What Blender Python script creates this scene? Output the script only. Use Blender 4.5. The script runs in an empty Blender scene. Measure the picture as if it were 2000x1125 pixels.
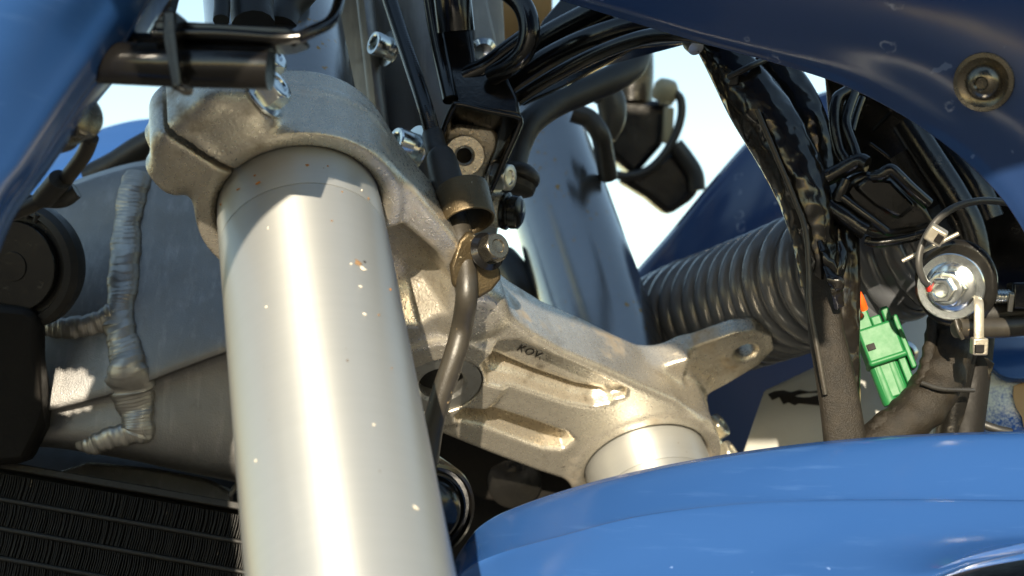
import bpy, bmesh, math, random
import numpy as np
from mathutils import Vector, Matrix
from mathutils.bvhtree import BVHTree
random.seed(7); rng = np.random.default_rng(7)
scene = bpy.context.scene
COL = scene.collection
# ------------------------------------------------------------------ camera, sky, sun, exposure
FPX = 2723.5                                   # focal length for a 2000 px wide picture (49 mm on 36 mm)
PITCH = math.radians(8.0)
CAM = Vector((0, 0, 0.85))
RIGHT = Vector((1, 0, 0)); FWD = Vector((0, math.cos(PITCH), math.sin(PITCH))); UP = RIGHT.cross(FWD)
cd = bpy.data.cameras.new('camera'); cam = bpy.data.objects.new('camera', cd); COL.objects.link(cam)
cd.sensor_width = 36.0; cd.lens = 36.0 * FPX / 2000; cd.clip_start = 0.02; cd.clip_end = 2000
cam.location = CAM; cam.rotation_euler = (math.pi / 2 + PITCH, 0, 0)
cd.dof.use_dof = True; cd.dof.focus_distance = 0.505; cd.dof.aperture_fstop = 13
scene.camera = cam
def DV(x, y, z):                               # direction: x right, y down, z away -> world
    return (RIGHT * x - UP * y + FWD * z)
SUN = DV(-0.08, -0.37, -0.925).normalized()     # towards the sun
sd = bpy.data.lights.new('sun', 'SUN'); so = bpy.data.objects.new('sun', sd); COL.objects.link(so)
sd.energy = 5.0; sd.angle = math.radians(0.55); sd.color = (1.0, 0.87, 0.67)
so.rotation_euler = SUN.to_track_quat('Z', 'Y').to_euler(); so.location = CAM + SUN * 5
w = bpy.data.worlds.new('World'); scene.world = w; w.use_nodes = True
nt = w.node_tree; bg = nt.nodes['Background']
sky = nt.nodes.new('ShaderNodeTexSky'); sky.sky_type = 'NISHITA'; sky.sun_disc = False
sky.sun_elevation = math.asin(SUN.z); sky.sun_rotation = math.atan2(SUN.x, SUN.y)
sky.air_density = 1.3; sky.dust_density = 0.1; sky.ozone_density = 1.0
nt.links.new(sky.outputs[0], bg.inputs[0]); bg.inputs[1].default_value = 0.105
vs = scene.view_settings; vs.view_transform = 'Standard'; vs.look = 'None'; vs.gamma = 1; vs.use_curve_mapping = False
vs.exposure = 1.35
# ------------------------------------------------------------------ helpers
def PX(px, py, d):                             # a point seen at (px, py) of the 2000x1125 frame, d metres deep
    x, y = (px - 1000) / FPX * d, (py - 562.5) / FPX * d
    return CAM + RIGHT * x - UP * y + FWD * d
def lin(c):
    return tuple((v / 12.92 if v <= 0.04045 else ((v + 0.055) / 1.055) ** 2.4) for v in c)
class Thing:
    pass
def thing(name, label, cat, loc, group=None):
    o = bpy.data.objects.new(name, None); COL.objects.link(o); o.location = loc; o.empty_display_size = .01
    o['label'] = label; o['category'] = cat
    if group: o['group'] = group
    return o
def tag(o, label, cat, group=None):
    o['label'] = label; o['category'] = cat
    if group: o['group'] = group
    return o
def link(name, me, mat, parent=None, mw=None, label=None):
    o = bpy.data.objects.new(name, me); COL.objects.link(o)
    if mat: me.materials.append(mat)
    if mw is not None: o.matrix_world = mw
    if parent is not None:
        o.parent = parent
        pw = Matrix.Translation(parent.location) if parent.type == 'EMPTY' else parent.get('_mw') and Matrix([parent['_mw'][i * 4:i * 4 + 4] for i in range(4)]) or Matrix.Identity(4)
        o.matrix_parent_inverse = pw.inverted()
    if mw is not None and any(abs(mw[i][j] - (i == j)) > 1e-9 for i in range(4) for j in range(4)):
        WORLDM[o.name] = mw
    if label: o['label'] = label
    return o
WORLDM = {}
def fixparent(o, parent):                      # parent a mesh under another mesh, keeping it where it is
    o.parent = parent; o.matrix_parent_inverse = WORLDM.get(parent.name, Matrix.Identity(4)).inverted()
def sub(parent_mesh, o):
    fixparent(o, parent_mesh); return o
def mesh(name, verts, faces, mat, parent=None, smooth=True, mw=None, label=None, auto=None):
    me = bpy.data.meshes.new(name)
    me.from_pydata([tuple(v) for v in verts], [], [tuple(int(i) for i in f) for f in faces]); me.update()
    if smooth:
        me.polygons.foreach_set('use_smooth', [True] * len(me.polygons))
        if auto: me.set_sharp_from_angle(angle=math.radians(auto))
    return link(name, me, mat, parent, mw, label)
def frame(o, z, xh=None):                      # matrix with local Z along z
    z = Vector(z).normalized(); xh = Vector(xh) if xh is not None else (RIGHT if abs(z.dot(RIGHT)) < .9 else UP)
    x = (xh - z * xh.dot(z)).normalized(); y = z.cross(x)
    m = Matrix((x, y, z)).transposed().to_4x4(); m.translation = o
    return m
def catmull(pts, n):
    P = np.array([list(p) for p in pts], float)
    if len(P) == 2:
        t = np.linspace(0, 1, n + 1)[:, None]; return P[0] * (1 - t) + P[1] * t
    Q = np.vstack([2 * P[0] - P[1], P, 2 * P[-1] - P[-2]]); out = []
    for i in range(len(P) - 1):
        p0, p1, p2, p3 = Q[i:i + 4]
        for k in range(n):
            t = k / n
            out.append(.5 * (2 * p1 + (p2 - p0) * t + (2 * p0 - 5 * p1 + 4 * p2 - p3) * t * t + (3 * p1 - p0 - 3 * p2 + p3) * t ** 3))
    out.append(P[-1]); return np.array(out)
def tubemesh(path, rad, n=14, flat=1.0, flatdir=None, mod=None, cap=True):
    """path Nx3 world, rad N; flat: second radius ratio (along flatdir)"""
    N = len(path); T = np.gradient(path, axis=0); T /= np.linalg.norm(T, axis=1)[:, None] + 1e-12
    V, Fc = [], []
    ref = np.array(flatdir if flatdir is not None else FWD, float)
    for i in range(N):
        b = ref - T[i] * ref.dot(T[i]); ln = np.linalg.norm(b)
        if ln < 1e-3: b = np.array(RIGHT) - T[i] * np.array(RIGHT).dot(T[i]); ln = np.linalg.norm(b)
        b /= ln; s = np.cross(T[i], b)
        for k in range(n):
            a = 2 * math.pi * k / n; r = rad[i]
            if mod: r *= mod(i / (N - 1), a, i)
            V.append(path[i] + s * math.cos(a) * r + b * math.sin(a) * r * flat)
    for i in range(N - 1):
        for k in range(n):
            Fc.append((i * n + k, i * n + (k + 1) % n, (i + 1) * n + (k + 1) % n, (i + 1) * n + k))
    if cap:
        Fc.append(tuple(range(n - 1, -1, -1))); Fc.append(tuple((N - 1) * n + k for k in range(n)))
    return V, Fc
def tube(name, pts, r, mat, parent=None, n=14, seg=8, flat=1.0, flatdir=None, mod=None, label=None, cap=True, world=False):
    """pts: (px,py,d) control points; r in metres, or one per control point"""
    rs = r if isinstance(r, (list, tuple)) else [r] * len(pts)
    W_ = [tuple(p) if world else tuple(PX(*p)) for p in pts]
    pr = catmull([(*p, q) for p, q in zip(W_, rs)], seg)
    V, Fc = tubemesh(pr[:, :3], pr[:, 3], n, flat, flatdir, mod, cap)
    return mesh(name, V, Fc, mat, parent, True, None, label, auto=50)
def lathe(name, prof, mw, mat, parent=None, n=40, label=None, auto=35, shape=None, close=False):
    """prof (r, z) list; shape(angle, r) may alter the radius"""
    V, Fc = [], []; m = len(prof)
    for (r, z) in prof:
        for k in range(n):
            a = 2 * math.pi * k / n; rr = shape(a, r, z) if shape else r
            V.append((rr * math.cos(a), rr * math.sin(a), z))
    rng_ = range(m) if close else range(m - 1)
    for i in rng_:
        j = (i + 1) % m
        for k in range(n):
            Fc.append((i * n + k, i * n + (k + 1) % n, j * n + (k + 1) % n, j * n + k))
    if not close:
        if prof[0][0] > 1e-6: Fc.append(tuple(range(n - 1, -1, -1)))
        if prof[-1][0] > 1e-6: Fc.append(tuple((m - 1) * n + k for k in range(n)))
    return mesh(name, V, Fc, mat, parent, True, mw, label, auto=auto)
def bevel(o, wd, seg=2, ang=35):
    b = o.modifiers.new('bevel', 'BEVEL'); b.width = wd; b.segments = seg; b.limit_method = 'ANGLE'; b.angle_limit = math.radians(ang)
    return o
def prism(name, pts, thick, mat, parent=None, bev=.0008, label=None, n=None):
    """outline pts (px,py,d), extruded away from the viewer along n by thick"""
    P = [PX(*p) for p in pts]
    nn = (n or FWD).normalized() if isinstance(n or FWD, Vector) else Vector(n)
    V = P + [p + nn * thick for p in P]; k = len(P)
    Fc = [tuple(range(k - 1, -1, -1)), tuple(range(k, 2 * k))] + [(i, (i + 1) % k, (i + 1) % k + k, i + k) for i in range(k)]
    o = mesh(name, V, Fc, mat, parent, True, None, label, auto=40)
    bm = bmesh.new(); bm.from_mesh(o.data); bmesh.ops.recalc_face_normals(bm, faces=bm.faces); bm.to_mesh(o.data); bm.free()
    if bev: bevel(o, bev)
    return o
def box(name, mw, size, mat, parent=None, bev=.0006, label=None):
    x, y, z = [s / 2 for s in size]
    V = [(a * x, b * y, c * z) for a in (-1, 1) for b in (-1, 1) for c in (-1, 1)]
    Fc = [(0, 1, 3, 2), (4, 6, 7, 5), (0, 4, 5, 1), (2, 3, 7, 6), (0, 2, 6, 4), (1, 5, 7, 3)]
    o = mesh(name, V, Fc, mat, parent, True, mw, label, auto=40)
    if bev: bevel(o, bev)
    return o
def gridpts(rows, nu, nv):
    R = np.array([catmull([tuple(PX(*p)) for p in r], nu) for r in rows])
    C = np.array([catmull(R[:, j], nv) for j in range(R.shape[1])])      # cols x rows
    return C.transpose(1, 0, 2)
BVH = {}
def panel(name, rows, mat, parent=None, thick=.0025, nu=8, nv=6, label=None, bump=None):
    G = gridpts(rows, nu, nv); h, wv = G.shape[:2]
    V = G.reshape(-1, 3)
    if bump is not None: V = V + bump(V)
    Fc = [(i * wv + j, i * wv + j + 1, (i + 1) * wv + j + 1, (i + 1) * wv + j) for i in range(h - 1) for j in range(wv - 1)]
    o = mesh(name, V, Fc, mat, parent, True, None, label, auto=60)
    BVH[o.name] = BVHTree.FromPolygons([tuple(v) for v in V], Fc)
    if thick:
        s = o.modifiers.new('thickness', 'SOLIDIFY'); s.thickness = thick
        c = (Vector(V.mean(0)) - CAM); nrm = o.data.polygons[len(Fc) // 2].normal
        s.offset = -1 if nrm.dot(c) < 0 else 1
        bevel(o, thick * .3, 2, 40)
    return o
def on(px, py, o, lift=0.0):                   # the depth of panel o seen at this point
    d = (PX(px, py, 1) - CAM).normalized()
    loc, nrm, i, dist = BVH[o.name].ray_cast(CAM, d)
    if loc is None: return .6
    return (loc - CAM).dot(FWD) - lift
def hexr(a, r, z=0):
    b = (a + math.pi / 6) % (math.pi / 3) - math.pi / 6
    return r * math.cos(math.pi / 6) / math.cos(b)
def hexhead(name, mw, r, h, mat, parent=None, label=None, dimple=True):
    """hexagon head, corner radius r, base at local 0, top at +h"""
    def sh(a, rr, z):
        hx = hexr(a, r)
        return min(hx, rr) if rr > r * .55 else rr
    prof = [(r, 0), (r, h * .72), (r * .985, h * .80), (r * .93, h * .9), (r * .86, h * .97), (r * .8, h)]
    prof += [(r * .5, h), (r * .42, h * .9), (0.00001, h * .88)] if dimple else [(0.00001, h)]
    return lathe(name, prof, mw, mat, parent, 48, label, 30, sh)
# ---- signed distance modelling (millimetres) for the castings
def surfnet(D, lo, h):
    s = D < 0; nx, ny, nz = D.shape
    cnt = np.zeros((nx - 1, ny - 1, nz - 1), np.int16); acc = np.zeros((nx - 1, ny - 1, nz - 1, 3), np.float32)
    for ax in range(3):
        sl0 = [slice(None)] * 3; sl1 = [slice(None)] * 3
        sl0[ax] = slice(0, -1); sl1[ax] = slice(1, None)
        a, b = D[tuple(sl0)], D[tuple(sl1)]; ch = (a < 0) != (b < 0)
        I = np.argwhere(ch); av = a[ch]; bv = b[ch]; t = av / (av - bv)
        P = I.astype(np.float32); P[:, ax] += t
        o1, o2 = [x for x in range(3) if x != ax]
        for d1 in (0, -1):
            for d2 in (0, -1):
                J = I.copy(); J[:, o1] += d1; J[:, o2] += d2
                ok = (J >= 0).all(1) & (J[:, 0] < nx - 1) & (J[:, 1] < ny - 1) & (J[:, 2] < nz - 1)
                j = J[ok]; np.add.at(cnt, (j[:, 0], j[:, 1], j[:, 2]), 1); np.add.at(acc, (j[:, 0], j[:, 1], j[:, 2]), P[ok])
    m = cnt > 0; idx = -np.ones(cnt.shape, np.int64); idx[m] = np.arange(m.sum())
    V = acc[m] / cnt[m][:, None] * h + np.array(lo)
    Q = []
    for ax in range(3):
        sl0 = [slice(None)] * 3; sl1 = [slice(None)] * 3
        sl0[ax] = slice(0, -1); sl1[ax] = slice(1, None)
        a, b = s[tuple(sl0)], s[tuple(sl1)]
        o1, o2 = (ax + 1) % 3, (ax + 2) % 3
        for fl, sel in ((False, a & ~b), (True, ~a & b)):
            I = np.argwhere(sel); I = I[(I[:, o1] > 0) & (I[:, o2] > 0) & (I[:, o1] < D.shape[o1] - 1) & (I[:, o2] < D.shape[o2] - 1)]
            e1 = np.zeros(3, int); e1[o1] = 1; e2 = np.zeros(3, int); e2[o2] = 1
            g = lambda J: idx[J[:, 0], J[:, 1], J[:, 2]]
            q = np.stack([g(I - e1 - e2), g(I - e2), g(I), g(I - e1)], 1)
            if fl: q = q[:, ::-1]
            Q.append(q)
    Q = np.vstack(Q); Q = Q[(Q >= 0).all(1)]
    return V, Q
def smin(a, b, k):
    h = np.clip(.5 + .5 * (b - a) / k, 0, 1); return b * (1 - h) + a * h - k * h * (1 - h)
def smax(a, b, k): return -smin(-a, -b, k)
def ext(d2, z, z0, z1):
    dz = np.abs(z - (z0 + z1) / 2) - (z1 - z0) / 2
    return np.minimum(np.maximum(d2, dz), 0) + np.hypot(np.maximum(d2, 0), np.maximum(dz, 0))
def poly2(x, y, pts):
    P = np.array(pts, float); d = np.full(np.broadcast(x, y).shape, 1e9); s = np.ones_like(d)
    for i in range(len(P)):
        a, b = P[i], P[i - 1]; e = b - a; wx, wy = x - a[0], y - a[1]
        t = np.clip((wx * e[0] + wy * e[1]) / (e @ e), 0, 1)
        d = np.minimum(d, (wx - e[0] * t) ** 2 + (wy - e[1] * t) ** 2)
        c1 = y >= a[1]; c2 = y < b[1]; c3 = e[0] * wy > e[1] * wx
        f_ = (c1 & c2 & c3) | (~c1 & ~c2 & ~c3); s = np.where(f_, -s, s)
    return s * np.sqrt(d)
# ------------------------------------------------------------------ materials
def mat(name, col, metal=0.0, rough=.5, col2=None, cscale=30, camt=.5, bump=0.0, bscale=400, bdist=.0003, spots=None, sscale=300, sthr=.74,
        grime=None, gscale=60, gthr=.55, rvar=.12, stretch=None, coat=0.0, aniso=0.0, spec=.5, coatr=.05, bdet=6):
    m = bpy.data.materials.new(name); m.use_nodes = True; t = m.node_tree; N = t.nodes; L = t.links
    b = N['Principled BSDF']; tc = N.new('ShaderNodeTexCoord'); co = tc.outputs['Object']
    def noise(scale, det=4, rgh=.6, vec=None, off=0.0):
        n = N.new('ShaderNodeTexNoise'); n.inputs['Scale'].default_value = scale; n.inputs['Detail'].default_value = det; n.inputs['Roughness'].default_value = rgh
        src = vec or co
        if off:
            mp = N.new('ShaderNodeMapping'); mp.inputs['Location'].default_value = (off, off * 1.7, off * .6); L.new(src, mp.inputs[0]); src = mp.outputs[0]
        L.new(src, n.inputs[0]); return n.outputs[0]
    def ramp(src, a, c):
        r = N.new('ShaderNodeMapRange'); r.inputs[1].default_value = a; r.inputs[2].default_value = c; L.new(src, r.inputs[0]); return r.outputs[0]
    def mix(fac, A, B, amt=1.0):
        if amt != 1.0:
            mm = N.new('ShaderNodeMath'); mm.operation = 'MULTIPLY'; mm.inputs[1].default_value = amt; L.new(fac, mm.inputs[0]); fac = mm.outputs[0]
        x = N.new('ShaderNodeMix'); x.data_type = 'RGBA'; L.new(fac, x.inputs[0])
        for s, i in ((A, 6), (B, 7)):
            if isinstance(s, tuple): x.inputs[i].default_value = (*s[:3], 1)
            else: L.new(s, x.inputs[i])
        return x.outputs[2]
    c = tuple(col)
    c2 = tuple(col2) if col2 else tuple(v * .78 for v in col)
    sv = None
    if stretch:
        mp = N.new('ShaderNodeMapping'); mp.inputs['Scale'].default_value = stretch; L.new(co, mp.inputs[0]); sv = mp.outputs[0]
    cur = mix(ramp(noise(cscale, 5, .6, sv), .3, .7), c, c2, camt)
    rg = None
    if grime:
        g = ramp(noise(gscale, 8, .7, None, .37), gthr, gthr + .16); cur = mix(g, cur, tuple(grime), .8); rg = g
    if spots:
        n1 = noise(sscale, 2, .5, None, 3.3); n2 = noise(sscale * .14, 2, .5, None, .9)
        sub_ = N.new('ShaderNodeMath'); sub_.operation = 'MULTIPLY_ADD'; sub_.inputs[1].default_value = .5; L.new(n2, sub_.inputs[0]); L.new(n1, sub_.inputs[2])
        sp = ramp(sub_.outputs[0], sthr + .20, sthr + .235); cur = mix(sp, cur, tuple(spots))
    L.new(cur, b.inputs['Base Color'])
    rn = ramp(noise(cscale * 3.1, 5, .65, sv, 2.1), .25, .75)
    mr = N.new('ShaderNodeMapRange'); mr.inputs[3].default_value = max(.03, rough - rvar); mr.inputs[4].default_value = min(1, rough + rvar); L.new(rn, mr.inputs[0])
    if rg is not None:
        ad = N.new('ShaderNodeMath'); ad.operation = 'MULTIPLY_ADD'; ad.inputs[1].default_value = .3; L.new(rg, ad.inputs[0]); L.new(mr.outputs[0], ad.inputs[2]); L.new(ad.outputs[0], b.inputs['Roughness'])
        if metal > 0:
            ms = N.new('ShaderNodeMath'); ms.operation = 'MULTIPLY_ADD'; ms.inputs[1].default_value = -.6 * metal; ms.inputs[2].default_value = metal; L.new(rg, ms.inputs[0]); L.new(ms.outputs[0], b.inputs['Metallic'])
    else:
        L.new(mr.outputs[0], b.inputs['Roughness'])
    if not (rg is not None and metal > 0): b.inputs['Metallic'].default_value = metal
    b.inputs['Specular IOR Level'].default_value = spec
    if coat: b.inputs['Coat Weight'].default_value = coat; b.inputs['Coat Roughness'].default_value = coatr
    if aniso:
        b.inputs['Anisotropic'].default_value = aniso
        tg = N.new('ShaderNodeTangent'); tg.direction_type = 'RADIAL'; tg.axis = 'Z'; L.new(tg.outputs[0], b.inputs['Tangent']); b.inputs['Anisotropic Rotation'].default_value = .25
    if bump:
        bp = N.new('ShaderNodeBump'); bp.inputs['Strength'].default_value = bump; bp.inputs['Distance'].default_value = bdist
        L.new(noise(bscale, bdet, .62, sv), bp.inputs['Height']); L.new(bp.outputs[0], b.inputs['Normal'])
    return m
M_tube = mat('brushed_fork_alloy', (.455, .462, .45), .70, .45, (.425, .432, .42), 16, .5, .03, 300, .0002, spots=(.22, .13, .06), sscale=520, sthr=.88, stretch=(1, 1, 45), aniso=.82, rvar=.02, grime=(.50, .46, .38), gscale=900, gthr=.66)
M_tube2 = mat('machined_fork_band', (.34, .34, .34), .95, .16, (.29, .29, .29), 14, .5, .1, 300, .0002, stretch=(1, 1, 60), aniso=.6, rvar=.02, spots=(.42, .22, .05), sscale=380, sthr=.76)
M_cast = mat('cast_alloy', (.62, .57, .48), .80, .30, (.47, .43, .36), 260, .5, .4, 1000, .0006, grime=(.22, .15, .075), gscale=42, gthr=.57, spots=(.06, .04, .022), sscale=520, sthr=.855, rvar=.1)
M_frame = mat('satin_frame_alloy', (.225, .222, .218), .8, .44, (.165, .162, .158), 34, .8, .5, 1600, .0004, rvar=.1, grime=(.10, .085, .065), gscale=45, gthr=.6)
M_weld = mat('weld_alloy', (.40, .38, .345), .82, .42, (.25, .235, .215), 120, .6, .12, 500, .0003, rvar=.12)
M_zinc = mat('zinc_plate', (.72, .74, .72), 1.0, .2, (.55, .57, .56), 120, .6, .15, 500, .0002, rvar=.08)
M_zincdull = mat('dull_zinc', (.5, .5, .47), .95, .34, (.36, .35, .32), 120, .7, .25, 600, .0003, grime=(.25, .17, .09), gscale=200, gthr=.6)
M_gold = mat('yellow_zinc', (.80, .74, .58), .9, .3, (.62, .56, .42), 120, .5, .2, 500, .0002)
M_black = mat('gloss_black_steel', (.004, .004, .0042), 0, .16, (.008, .007, .006), 40, .6, .15, 500, .0003, rvar=.08, grime=(.028, .02, .012), gscale=70, gthr=.72, spots=(.16, .085, .03), sscale=300, sthr=.86, spec=.5)
M_plastic = mat('black_plastic', (.0045, .0043, .004), 0, .2, (.010, .009, .007), 50, .6, .25, 700, .0004, rvar=.1, spots=(.10, .08, .055), sscale=420, sthr=.86, grime=(.024, .019, .013), gscale=60, gthr=.62)
M_rubber = mat('black_rubber', (.014, .0135, .0125), 0, .45, (.026, .024, .02), 60, .6, .35, 1200, .0003, rvar=.12, spots=(.14, .11, .07), sscale=420, sthr=.84, spec=.4)
M_hose = mat('dusty_rubber_hose', (.022, .0195, .0155), 0, .4, (.040, .034, .025), 70, .7, .3, 1400, .0003, rvar=.1, spots=(.22, .16, .09), sscale=520, sthr=.80, spec=.45)
M_tape = mat('vinyl_tape', (.005, .0046, .004), 0, .17, (.014, .011, .008), 60, .6, .8, 75, .0045, rvar=.08, spots=(.13, .09, .05), sscale=420, sthr=.86, bdet=1.5)
M_cloth = mat('cloth_tape', (.010, .0082, .006), 0, .45, (.024, .0185, .012), 220, .7, .8, 1800, .0006, rvar=.1, spec=.25)
M_bellow = mat('corrugated_plastic', (.072, .076, .084), 0, .2, (.09, .093, .10), 60, .6, .15, 800, .0003, rvar=.08)
M_blue = mat('blue_plastic', (.018, .060, .185), 0, .18, (.016, .054, .168), 8, .5, .06, 500, .0002, rvar=.05, spots=(.10, .17, .36), sscale=160, sthr=.86, spec=.5)
M_blue_shade = mat('blue_plastic_shaded', (.017, .042, .125), 0, .18, (.015, .038, .112), 8, .5, .05, 500, .0002, rvar=.05, spots=(.07, .11, .22), sscale=150, sthr=.80, spec=.5)  # same blue plastic, darkened to put the shade into the colour
M_fin = mat('radiator_black', (.005, .0048, .0044), 0, .65, (.009, .008, .0065), 120, .7, .4, 900, .0004, spots=(.16, .13, .10), sscale=300, sthr=.82, rvar=.1)
M_white = mat('white_plastic', (.36, .36, .335), 0, .45, (.29, .285, .26), 30, .5, .2, 500, .0003, grime=(.34, .31, .26), gscale=40, gthr=.62)
M_green = mat('green_nylon', (.007, .12, .030), 0, .55, (.0055, .095, .023), 90, .5, .15, 900, .0002, rvar=.06)
M_orange = mat('orange_insulation', (.75, .10, .01), 0, .4)
M_red = mat('red_insulation', (.7, .03, .015), 0, .4)
M_dark = mat('dark_cover', (.0045, .004, .0036), 0, .6, (.010, .008, .006), 40, .6, .4, 500, .0005, spec=.2)
M_ink = mat('black_ink', (.012, .009, .006), 0, .6)
M_darkzinc = mat('oiled_zinc', (.17, .155, .125), .9, .26, (.10, .09, .07), 140, .7, .2, 700, .0002, rvar=.08)
M_brown = mat('brown_film', (.30, .19, .08), 0, .6, (.22, .14, .06), 90, .6)
M_yel = mat('amber_cap', (.24, .21, .13), 0, .4)
M_mud = mat('dry_mud', (.20, .12, .06), 0, .9)
M_paledust = mat('pale_dust', (.55, .50, .42), 0, .9)
M_rust = mat('rust', (.42, .17, .03), 0, .9)
M_strap = mat('nylon_strap', (.03, .029, .027), 0, .34, (.05, .048, .044), 120, .5, .2, 900, .0002)
M_steelband = mat('dusty_steel', (.42, .385, .31), .7, .38, (.25, .22, .17), 200, .6, .4, 900, .0004)
M_bronze = mat('bronzed_steel', (.115, .085, .045), .75, .36, (.05, .04, .026), 60, .8, .5, 1300, .0005, spots=(.55, .47, .33), sscale=650, sthr=.80, rvar=.1)
M_ground = mat('asphalt', (.085, .072, .055), 0, .85, (.055, .048, .04), .8, .8, .4, 6, .01)
def water_spots(m, scale, col, amt):           # dried drops: thin pale rings
    t = m.node_tree; N = t.nodes; L = t.links; b = N['Principled BSDF']; src = b.inputs['Base Color'].links[0].from_socket
    tc = N.new('ShaderNodeTexCoord'); wn = N.new('ShaderNodeTexNoise'); wn.inputs['Scale'].default_value = scale * 2.2; L.new(tc.outputs['Object'], wn.inputs[0])
    mx = N.new('ShaderNodeMix'); mx.data_type = 'RGBA'; mx.inputs[0].default_value = .004; L.new(tc.outputs['Object'], mx.inputs[6]); L.new(wn.outputs[1], mx.inputs[7])
    v = N.new('ShaderNodeTexVoronoi'); v.inputs['Scale'].default_value = scale; L.new(mx.outputs[2], v.inputs[0])
    sp = N.new('ShaderNodeSeparateColor'); L.new(v.outputs['Color'], sp.inputs[0])
    rad_ = N.new('ShaderNodeMath'); rad_.operation = 'MULTIPLY_ADD'; rad_.inputs[1].default_value = .22; rad_.inputs[2].default_value = .05; L.new(sp.outputs[0], rad_.inputs[0])
    df = N.new('ShaderNodeMath'); df.operation = 'SUBTRACT'; L.new(v.outputs['Distance'], df.inputs[0]); L.new(rad_.outputs[0], df.inputs[1])
    ab = N.new('ShaderNodeMath'); ab.operation = 'ABSOLUTE'; L.new(df.outputs[0], ab.inputs[0])
    rg = N.new('ShaderNodeMapRange'); rg.inputs[1].default_value = .05; rg.inputs[2].default_value = .01; L.new(ab.outputs[0], rg.inputs[0])
    keep = N.new('ShaderNodeMath'); keep.operation = 'GREATER_THAN'; keep.inputs[1].default_value = .5; L.new(sp.outputs[1], keep.inputs[0])
    n2 = N.new('ShaderNodeTexNoise'); n2.inputs['Scale'].default_value = scale * 4; n2.inputs['Detail'].default_value = 3; L.new(tc.outputs['Object'], n2.inputs[0])
    r2 = N.new('ShaderNodeMapRange'); r2.inputs[1].default_value = .4; r2.inputs[2].default_value = .7; L.new(n2.outputs[0], r2.inputs[0])
    m1 = N.new('ShaderNodeMath'); m1.operation = 'MULTIPLY'; L.new(rg.outputs[0], m1.inputs[0]); L.new(keep.outputs[0], m1.inputs[1])
    m2 = N.new('ShaderNodeMath'); m2.operation = 'MULTIPLY'; L.new(m1.outputs[0], m2.inputs[0]); L.new(r2.outputs[0], m2.inputs[1])
    m3 = N.new('ShaderNodeMath'); m3.operation = 'MULTIPLY'; m3.inputs[1].default_value = amt; L.new(m2.outputs[0], m3.inputs[0])
    x = N.new('ShaderNodeMix'); x.data_type = 'RGBA'; L.new(m3.outputs[0], x.inputs[0]); L.new(src, x.inputs[6]); x.inputs[7].default_value = (*col, 1); L.new(x.outputs[2], b.inputs['Base Color'])
water_spots(M_blue_shade, 85, (.20, .24, .34), .8)
water_spots(M_plastic, 110, (.09, .08, .065), .7)
def streaks(m, sc3, col, lo_, hi_, amt):       # dust and rub marks stretched one way
    t = m.node_tree; N = t.nodes; L = t.links; b = N['Principled BSDF']; src = b.inputs['Base Color'].links[0].from_socket
    tc = N.new('ShaderNodeTexCoord'); mp = N.new('ShaderNodeMapping'); mp.inputs['Scale'].default_value = sc3; L.new(tc.outputs['Object'], mp.inputs[0])
    n = N.new('ShaderNodeTexNoise'); n.inputs['Scale'].default_value = 1; n.inputs['Detail'].default_value = 6; n.inputs['Roughness'].default_value = .65; L.new(mp.outputs[0], n.inputs[0])
    r = N.new('ShaderNodeMapRange'); r.inputs[1].default_value = lo_; r.inputs[2].default_value = hi_; r.inputs[4].default_value = amt; L.new(n.outputs[0], r.inputs[0])
    x = N.new('ShaderNodeMix'); x.data_type = 'RGBA'; L.new(r.outputs[0], x.inputs[0]); L.new(src, x.inputs[6]); x.inputs[7].default_value = (*col, 1); L.new(x.outputs[2], b.inputs['Base Color'])
streaks(M_blue, (25, 40, 320), (.10, .20, .42), .58, .78, .16)
streaks(M_frame, (220, 260, 22), (.33, .32, .31), .52, .74, .6)
streaks(M_cast, (60, 60, 60), (.13, .085, .04), .60, .72, .55)
# ------------------------------------------------------------------ the ground the machine stands on (below the frame)
g = mesh('ground', [(-300, -300, 0), (300, -300, 0), (300, 300, 0), (-300, 300, 0)], [(0, 1, 2, 3)], M_ground, None, False); g['kind'] = 'structure'
# ------------------------------------------------------------------ fork and lower clamp: shared frame (u across, v forward, w up the fork)
P1 = PX(585.1, 411.2, .468); P2 = PX(1261.7, 907.5, .6136)
US = (P2 - P1).normalized(); AX = DV(.19630206, .70707674, -.67934379); AX = (AX - US * AX.dot(US)).normalized()
WV = -AX; VF = US.cross(WV); HALF = (P2 - P1).length * 500
MID = (P1 + P2) / 2
CL = Matrix((US, -VF, WV)).transposed().to_4x4(); CL.translation = MID
def CU(u, v, wz): return MID + (US * u + VF * v + WV * wz) * .001
def fork(name, label, P):
    T = thing(name, label, 'fork leg', P - WV * .2, 'two legs of the front fork')
    mw = frame(P, WV, US)
    R = .0275
    lathe('outer_tube', [(R * .9, -.30), (R, -.298), (R, -.018), (R - .0002, -.0176)], mw, M_tube, T, 96)
    lathe('clamp_band', [(R - .0001, -.0174), (R - .0001, -.003), (R - .0003, -.0022), (R - .0003, .030)], mw, M_tube, T, 96)
    lathe('upper_tube', [(.0262, .028), (.0262, .3), (.024, .302)], mw, M_tube2, T, 96)
    return T
def cylhit(P, R, px, py):
    d = (PX(px, py, 1) - CAM).normalized(); q = CAM - P; q = q - WV * q.dot(WV); e = d - WV * d.dot(WV)
    A, B, C = e.dot(e), 2 * q.dot(e), q.dot(q) - R * R; t = (-B - math.sqrt(max(0, B * B - 4 * A * C))) / (2 * A)
    h_ = CAM + d * t; n_ = h_ - P; n_ = (n_ - WV * n_.dot(WV)).normalized(); return h_, n_
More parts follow.
